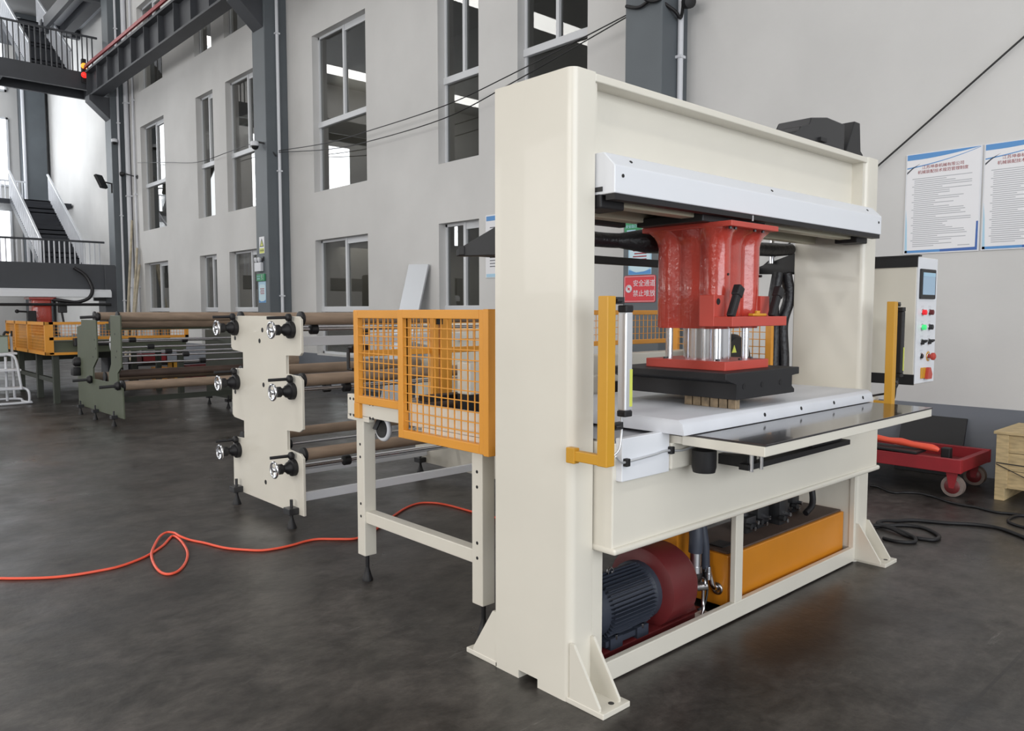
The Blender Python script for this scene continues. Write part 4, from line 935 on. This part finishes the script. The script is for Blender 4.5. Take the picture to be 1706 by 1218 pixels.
def floor_line(name, pts, r, mat, label, cat, lift=()):
    P = [(x, y, r + (0.012 if i in lift else 0)) for i, (x, y) in enumerate(pts)]
    return tag(mk(name, MB().tube(P, r, 8, 5), mat, None, 60), label, cat)
HOSE = [(0.609, 5.275), (0.777, 5.073), (0.953, 4.921), (1.079, 4.859), (1.218, 4.837), (1.332, 4.84), (1.47, 4.907), (1.556, 4.976), (1.663, 5.094), (1.735, 5.205), (1.778, 5.265), (1.79, 5.215), (1.772, 5.06), (1.723, 4.842), (1.645, 4.656), (1.56, 4.53), (1.497, 4.506), (1.474, 4.576), (1.481, 4.704), (1.531, 4.905), (1.6, 5.071), (1.697, 5.262), (1.765, 5.335), (1.80, 5.29), (1.80, 5.19), (1.832, 5.096), (1.875, 4.972), (1.911, 4.833), (1.944, 4.745), (2.004, 4.654), (2.073, 4.573), (2.165, 4.542), (2.275, 4.542), (2.375, 4.56), (2.46, 4.545), (2.553, 4.459), (2.647, 4.393), (2.795, 4.45), (2.926, 4.534), (3.142, 4.695), (3.351, 4.832), (3.505, 4.879), (3.595, 4.811), (3.635, 4.678), (3.646, 4.418), (3.672, 4.087)]
floor_line('air_hose', HOSE, 0.008, HOSE_O, 'orange air hose snaking over the floor with one loop', 'hose', (18, 19, 20, 21, 22, 23, 24))
C1 = [(6.701, 2.766), (6.7, 2.696), (6.576, 2.532), (6.644, 2.469), (6.70, 2.40), (6.70, 2.33), (6.66, 2.229), (6.575, 2.107), (6.543, 1.998), (6.543, 1.901), (6.491, 1.761), (6.522, 1.678), (6.541, 1.59), (6.548, 1.479), (6.50, 1.25), (6.45, 0.8), (6.5, 0.2), (6.7, -0.6)]
floor_line('power_cable', C1, 0.010, RUBBER, 'black cable running past the trolley wheel on the floor', 'cable')
C2 = [(5.408, 2.198), (5.432, 2.145), (5.408, 2.073), (5.372, 1.987), (5.35, 1.92), (5.356, 1.864), (5.387, 1.806), (5.482, 1.805), (5.563, 1.856), (5.632, 1.945), (5.636, 2.013), (5.599, 2.085), (5.522, 2.15), (5.475, 2.20), (5.576, 2.20), (5.688, 2.151), (5.787, 2.093), (5.846, 1.989), (5.896, 1.884), (5.985, 1.763), (6.014, 1.656), (5.994, 1.565), (5.888, 1.425), (5.76, 1.294), (5.6, 1.1), (5.5, 0.7), (5.6, 0.1), (5.9, -0.6), (6.3, -1.2)]
floor_line('power_cable', C2, 0.013, RUBBER, 'thick black cable looped on the floor by the far press foot', 'cable', (0, 1, 2, 13, 14))
C3 = [(5.417, 2.189), (5.455, 2.123), (5.411, 2.026), (5.355, 1.945), (5.304, 1.891), (5.261, 1.875), (5.208, 1.902), (5.178, 1.965), (5.188, 2.046)]
floor_line('power_cable', C3, 0.012, RUBBER, 'short black cable loop lying closest to the far press foot', 'cable', (1, 2, 3, 4))
C4 = [(6.75, 1.35), (6.60, 1.45), (6.535, 1.588), (6.458, 1.631), (6.326, 1.632), (6.246, 1.605), (6.193, 1.539), (6.176, 1.498), (6.158, 1.414)]
floor_line('power_cable', C4, 0.010, RUBBER, 'black cable bend on the floor in front of the wooden crate', 'cable')

# ================================================================== THINGS ON THE WALL AND COLUMNS
def poster(y1, label):
    """0.63 x 0.92 board, left edge at y1 (the reader's left is +Y)"""
    wd, z0, z1, x = 0.645, 2.035, 2.97, XW - 0.012
    t = thing('notice_board', label, 'poster', (XW, y1 - wd / 2, z0), 'posters on the right wall')
    mk('board', B(x, XW, y1 - wd, y1, z0, z1, 0.002), PVC, t)
    mk('paper', B(x - 0.002, x, y1 - wd + 0.012, y1 - 0.012, z0 + 0.012, z1 - 0.006), PAPER, t)
    def Q(u, v): return (y1 - 0.012 - u * (wd - 0.024), z0 + 0.012 + v * (z1 - z0 - 0.018))
    def shape(name, pts, mat, d): return mk(name, MB().prism([Q(*p) for p in pts], 'x', x - d, x - 0.002), mat, t)
    up = [(u / 10, 1 - 0.055 + 0.055 * (max(0, u - 2) / 8) ** 1.6 * 0.95) for u in range(11)]
    shape('blue_swoosh', [(0, 1), (1, 1)] + list(reversed([(u, v) for u, v in up])), BLUE, 0.0026)
    lo = [(u / 10, 0.9 - 0.03 * (1 - u / 10) ** 2 + 0.095 * (u / 10) ** 2.2) for u in range(11)]
    shape('pale_swoosh', lo + [(u, v - 0.012 * (1 - u * 0.6)) for u, v in reversed(lo)], BLUE, 0.0024)
    shape('black_swoosh', [(0, 0.825), (0.07, 0.865), (0.19, 0.905), (0.08, 0.855), (0, 0.805)], INK_DK, 0.0024)
    shape('left_border', [(0, 0), (0.035, 0), (0.02, 0.3), (0, 0.45)], LBLUE, 0.0024)
    shape('bottom_border', [(0, 0), (0.5, 0), (0.5, 0.025), (0.0, 0.025)], BLUE, 0.0024)
    shape('bottom_border', [(0.5, 0), (1, 0), (1, 0.28), (0.975, 0.28), (0.97, 0.03), (0.5, 0.025)], DBLUE, 0.0025)
    yc = y1 - wd * 0.5
    text('title_lettering', '江苏坤泰机械有限公司', 0.036, (x - 0.0028, yc, z1 - 0.135), INK_RED, t)
    text('title_lettering', '机械装配技术规范管理制度', 0.036, (x - 0.0028, yc, z1 - 0.178), INK_RED, t)
    rnd = random.Random(3); m = MB(); v = 0.755
    for k in range(36):
        n = 1.0 if rnd.random() < 0.25 else rnd.uniform(0.35, 0.95)
        (ya, za), (yb, zb) = Q(0.08 + (0.03 if k % 4 else 0), v), Q(0.10 + 0.8 * n, v - 0.0075)
        m.box(x - 0.0024, x - 0.0018, yb, ya, zb, za); v -= 0.0196
    (ya, za), (yb, zb) = Q(0.74, 0.06), Q(0.9, 0.052); m.box(x - 0.0024, x - 0.0018, yb, ya, zb, za)
    tag(mk('printed_lines', m, INK, t), kind='stuff')
poster(2.995, 'first white notice poster with blue swoosh on the right wall, left of the other')
poster(2.335, 'second white notice poster with blue swoosh, cut off by the right picture edge')

# notice beside the low window, partly hidden by the press
nt_ = thing('notice_board', 'narrow white notice with blue header beside the low window behind the press', 'poster', (XW, 8.8, 2.0))
mk('board', B(XW - 0.012, XW, 8.55, 9.12, 2.0, 2.95, 0.002), PAPER, nt_)
mk('header_band', B(XW - 0.014, XW - 0.012, 8.57, 9.1, 2.86, 2.93), BLUE, nt_)
mk('footer_band', B(XW - 0.014, XW - 0.012, 8.57, 9.1, 2.01, 2.06), LBLUE, nt_)
m = MB()
for k in range(14): m.box(XW - 0.0145, XW - 0.012, 8.62 + 0.05 * (k % 3), 9.02, 2.75 - 0.045 * k, 2.762 - 0.045 * k)
tag(mk('printed_lines', m, INK_DK, nt_), kind='stuff')

# signs on the column behind the press
XC = 7.355
sg = thing('safety_sign', 'red safety sign with white Chinese lettering on the column behind the press', 'sign', (XC, 5.77, 1.6))
mk('sign_plate', MB().prism([(5.54, 1.615), (5.555, 1.60), (5.99, 1.60), (6.005, 1.615), (6.005, 1.90), (5.99, 1.915), (5.555, 1.915), (5.54, 1.90)], 'x', XC - 0.008, XC), SIGN_RED, sg)
bd = MB()
for a in ((5.55, 5.995, 1.61, 1.614), (5.55, 5.995, 1.901, 1.905), (5.55, 5.554, 1.61, 1.905), (5.991, 5.995, 1.61, 1.905)): bd.box(XC - 0.009, XC - 0.008, *a)
mk('border_line', bd, PVC, sg)
text('sign_lettering', '安全通道', 0.082, (XC - 0.0095, 5.705, 1.818), PVC, sg)
text('sign_lettering', '禁止堆放', 0.082, (XC - 0.0095, 5.705, 1.70), PVC, sg)
ic = mk('prohibition_ring', MB().torus((XC - 0.009, 5.93, 1.76), (1, 0, 0), 0.042, 0.006, 24, 6), PVC, sg, 60)
mk('prohibition_icon', MB().lathe((XC - 0.0085, 5.93, 1.76), (-1, 0, 0), [(0, 0.036), (0.001, 0.036)], 20), PVC, ic)
mk('prohibition_bar', MB().obox((XC - 0.011, 5.955, 1.785), (XC - 0.011, 5.905, 1.735), 0.003, 0.008, up=(1, 0, 0)).box(XC - 0.0115, XC - 0.010, 5.915, 5.945, 1.745, 1.772), SIGN_RED, ic)
def exit_sign(yc, zc, label):
    t = thing('exit_sign', label, 'sign', (XC, yc, zc - 0.07))
    mk('sign_box', B(XC - 0.03, XC, yc - 0.19, yc + 0.19, zc - 0.075, zc + 0.075, 0.004), GREEN, t)
    x = XC - 0.0305
    g_ = MB(); g_.prism([(yc + 0.15, zc - 0.02), (yc + 0.02, zc - 0.02), (yc + 0.02, zc - 0.035), (yc + 0.15, zc - 0.035)], 'x', x - 0.001, x)
    mk('arrow_mark', g_, LBLUE, t)
    text('exit_lettering', '安全出口', 0.042, (x - 0.001, yc + 0.085, zc + 0.02), LBLUE, t)
    rn = MB(); rn.lathe((x, yc - 0.07, zc + 0.045), (-1, 0, 0), [(0, 0.014), (0.001, 0.014)], 12)
    rn.obox((x - 0.0005, yc - 0.07, zc + 0.03), (x - 0.0005, yc - 0.085, zc - 0.01), 0.002, 0.026, up=(1, 0, 0)).obox((x - 0.0005, yc - 0.085, zc - 0.01), (x - 0.0005, yc - 0.06, zc - 0.055), 0.002, 0.014, up=(1, 0, 0)).obox((x - 0.0005, yc - 0.085, zc - 0.01), (x - 0.0005, yc - 0.125, zc - 0.04), 0.002, 0.014, up=(1, 0, 0)).obox((x - 0.0005, yc - 0.075, zc + 0.025), (x - 0.0005, yc - 0.12, zc + 0.015), 0.002, 0.012, up=(1, 0, 0))
    mk('running_figure', rn, PVC, t)
exit_sign(5.80, 2.47, 'green exit sign on the column behind the red press head')
exit_sign(15.86, 2.205, 'green exit sign on the column between the windows')
def blue_poster(yc, z0, z1, label):
    t = thing('column_poster', label, 'poster', (XC, yc, z0))
    mk('sheet', B(XC - 0.004, XC, yc - 0.17, yc + 0.17, z0, z1), LBLUE, t)
    mk('white_field', MB().prism([(yc - 0.15, z0 + 0.08), (yc - 0.09, z0 + 0.035), (yc + 0.09, z0 + 0.035), (yc + 0.15, z0 + 0.08), (yc + 0.15, z1 - 0.1), (yc + 0.09, z1 - 0.06), (yc - 0.09, z1 - 0.06), (yc - 0.15, z1 - 0.1)], 'x', XC - 0.005, XC - 0.004), pm('poster_ice', (196, 220, 230), 0.5) if 'poster_ice' not in MATS else MATS['poster_ice'], t)
    mk('wave_band', MB().prism([(yc - 0.165, z0 + 0.004), (yc + 0.165, z0 + 0.004), (yc + 0.16, z0 + 0.06), (yc + 0.05, z0 + 0.025), (yc - 0.06, z0 + 0.035), (yc - 0.16, z0 + 0.06)], 'x', XC - 0.006, XC - 0.005), BLUE, t)
    m = MB()
    for k in range(4): m.box(XC - 0.0062, XC - 0.005, yc - 0.1, yc + 0.1 - 0.02 * (k % 2), z1 - 0.16 - 0.035 * k, z1 - 0.145 - 0.035 * k)
    tag(mk('printed_lines', m, INK_RED, t), kind='stuff')
blue_poster(5.775, 1.925, 2.36, 'pale blue poster above the red sign on the column behind the press')
blue_poster(15.84, 1.67, 2.12, 'pale blue poster under the exit sign on the column between the windows')
ws = thing('warning_sign', 'white and yellow warning triangle sign on the column between the windows', 'sign', (XC, 15.8, 2.71))
mk('sign_plate', B(XC - 0.005, XC, 15.69, 15.93, 2.71, 3.06), PAPER, ws)
mk('yellow_panel', B(XC - 0.006, XC - 0.005, 15.70, 15.92, 2.715, 2.82), LIME, ws)
mk('triangle_border', MB().prism([(15.71, 2.85), (15.91, 2.85), (15.81, 3.03)], 'x', XC - 0.0065, XC - 0.005), INK_DK, ws)
mk('triangle_field', MB().prism([(15.745, 2.868), (15.875, 2.868), (15.81, 2.985)], 'x', XC - 0.0075, XC - 0.0065), LIME, ws)
mk('lightning_mark', MB().prism([(15.82, 2.965), (15.795, 2.92), (15.81, 2.92), (15.80, 2.878), (15.825, 2.93), (15.81, 2.93)], 'x', XC - 0.0085, XC - 0.0075), INK_DK, ws)
text('sign_lettering', '有电危险', 0.05, (XC - 0.0068, 15.81, 2.768), INK_DK, ws)
el = thing('emergency_lamp', 'white twin-head emergency lamp on the column below the warning sign', 'lamp', (XC, 15.9, 2.33))
mk('battery_box', B(XC - 0.07, XC, 15.76, 16.06, 2.33, 2.52, 0.012), PVC, el)
for y in (15.83, 15.98): mk('lamp_head', MB().lathe((XC - 0.02, y, 2.585), (-1, 0, -0.2), [(0, 0.03), (0.03, 0.055), (0.06, 0.055), (0.065, 0.04)], 16).cyl((XC - 0.03, y, 2.51), (XC - 0.03, y, 2.57), 0.012, 8), PVC, el, 45)
mk('lamp_bracket', B(XC - 0.02, XC, 15.72, 15.80, 2.55, 2.64), GUNMETAL, el)

def dome_camera(x, y, z, label, arm):
    t = thing('security_camera', label, 'camera', (x, y, z))
    mk('camera_housing', MB().lathe((x, y, z + 0.10), (0, 0, -1), [(0, 0.05), (0.02, 0.09), (0.10, 0.09), (0.11, 0.07)], 18), PVC, t, 45)
    mk('camera_dome', MB().lathe((x, y, z - 0.005), (0, 0, -1), [(0, 0.075), (0.04, 0.065), (0.07, 0.03), (0.075, 0.005)], 18), RUBBER, t, 60)
    mk('camera_arm', MB().tube(arm, 0.02, 8, 1), GUNMETAL, t)
dome_camera(7.22, 15.75, 4.92, 'white dome camera on an arm of the column between the windows', [(7.22, 15.75, 5.01), (7.36, 15.6, 4.97), (7.56, 15.48, 4.72)])
dome_camera(7.42, 25.93, 6.62, 'white dome camera on the column beside the stairs', [(7.42, 25.93, 6.7), (7.55, 25.98, 6.7)])
fl = thing('flood_light', 'black flood light on the column beside the stairs', 'lamp', (7.25, 26.2, 5.2))
mk('lamp_case', MB().obox((6.98, 26.15, 5.60), (7.1, 26.0, 5.22), 0.3, 0.09, 0.01), BLACK, fl)
mk('lamp_lens', MB().obox((6.935, 26.13, 5.56), (7.05, 25.99, 5.20), 0.24, 0.012), STEEL, fl)
mk('lamp_arm', MB().tube([(7.06, 26.1, 5.42), (7.34, 26.1, 5.38), (7.345, 26.1, 5.1)], 0.025, 8, 1), BLACK, fl)
wl_ = thing('wall_spotlight', 'small black spotlight on the wall by the corner pipes', 'lamp', (7.7, 25.5, 5.6))
mk('spot_head', MB().lathe((7.62, 25.75, 5.66), (-0.6, 0.8, 0), [(0, 0.04), (0.08, 0.07), (0.12, 0.07)], 14), BLACK, wl_, 45)
mk('spot_arm', MB().cyl((7.64, 25.7, 5.66), (7.84, 25.3, 5.54), 0.018, 8).lathe((7.85, 25.28, 5.54), (-1, 0, 0), [(0, 0.06), (0.02, 0.06)], 14), GUNMETAL, wl_, 40)

# rain pipes, poles, leaning aluminium panel
for y, r_, lab in ((25.85, 0.07, 'thick white rain pipe in the corner of the window wall'), (25.35, 0.03, 'thin white pipe beside the thick rain pipe')):
    p = MB(); p.cyl((7.85 - r_ - 0.02, y, 0.02), (7.85 - r_ - 0.02, y, 12.5), r_, 12)
    for z in (2.2, 5, 7.8): p.box(7.85 - 2 * r_ - 0.03, 7.85, y - r_ - 0.01, y + r_ + 0.01, z, z + 0.04)
    tag(mk('rain_pipe', p, PVC, None, 40), lab, 'pipe')
for a, b_, lab in (((7.35, 25.3, 0.02), (7.72, 25.5, 4.25), 'long pale pole leaning in the corner, reaching highest'), ((7.4, 24.95, 0.02), (7.76, 25.25, 3.4), 'shorter pale pole leaning in the corner beside the long one'), ((7.3, 24.75, 0.02), (7.78, 25.15, 2.9), 'lowest of the pale poles leaning in the corner')):
    tag(mk('wooden_pole', MB().cyl(a, b_, 0.045, 10, 0.035), POLE, None, 40), lab, 'pole')
tag(mk('switch_box', B(7.78, 7.85, 25.65, 26.0, 2.15, 2.5, 0.01), PVC), 'white switch box on the wall by the corner pole', 'box')
tag(mk('metal_panel', MB().obox((7.25, 10.88, 0.02), (7.80, 10.80, 2.28), 0.56, 0.03, 0.004, up=(1, 0, 0)), SHEET), 'shiny narrow metal panel leaning on the wall between the windows', 'panel')

# wires strung along the wall
def wire(pts, r, label, mat=RUBBER): return tag(mk('strung_wire', MB().tube(pts, r, 6, 6), mat, None, 60), label, 'wire')
wire([(7.6, 15.46, 4.83), (7.6, 13.5, 4.68), (7.6, 12.1, 4.66), (7.6, 9.83, 4.68), (7.58, 8.2, 4.82), (7.5, 6.04, 5.04)], 0.008, 'upper of the two thin black wires strung between the columns')
wire([(7.6, 15.46, 4.80), (7.6, 13.5, 4.56), (7.6, 12.1, 4.48), (7.6, 9.83, 4.49), (7.58, 8.2, 4.70), (7.5, 6.04, 5.02)], 0.008, 'lower of the two thin black wires strung between the columns')
wire([(7.75, 24.9, 5.9), (7.75, 22.5, 5.58), (7.7, 20.1, 5.25), (7.65, 18.1, 5.2), (7.5, 16.1, 5.12)], 0.008, 'thin grey wire sagging across the windows left of the column', GUNMETAL)
wire([(7.80, 5.2, 1.40), (7.80, 3.23, 2.91), (7.80, 2.06, 3.82), (7.80, 0.6, 4.95)], 0.009, 'straight black wire slanting up the wall above the posters')
cc = thing('cable_bundle', 'black cable coil and fittings high on the column behind the press', 'cables', (7.3, 5.8, 5.1))
mk('coil', MB().torus((7.30, 5.58, 5.12), (1, 0.6, 0), 0.14, 0.02, 24, 8).tube([(7.33, 6.0, 5.05), (7.32, 5.8, 4.98), (7.34, 5.6, 5.02), (7.5, 5.45, 4.9), (7.62, 5.43, 4.85), (7.66, 5.42, 5.2)], 0.02, 8).lathe((7.64, 5.4, 5.0), (-0.5, -1, -0.3), [(0, 0.03), (0.05, 0.07), (0.14, 0.07), (0.15, 0.04)], 14), RUBBER, cc, 60)
mk('junction_box', B(7.28, 7.355, 5.56, 5.68, 5.0, 5.1, 0.008), BLACK, cc)
mk('tie_strip', B(7.33, 7.36, 5.5, 6.05, 5.18, 5.22), MAROON, cc)
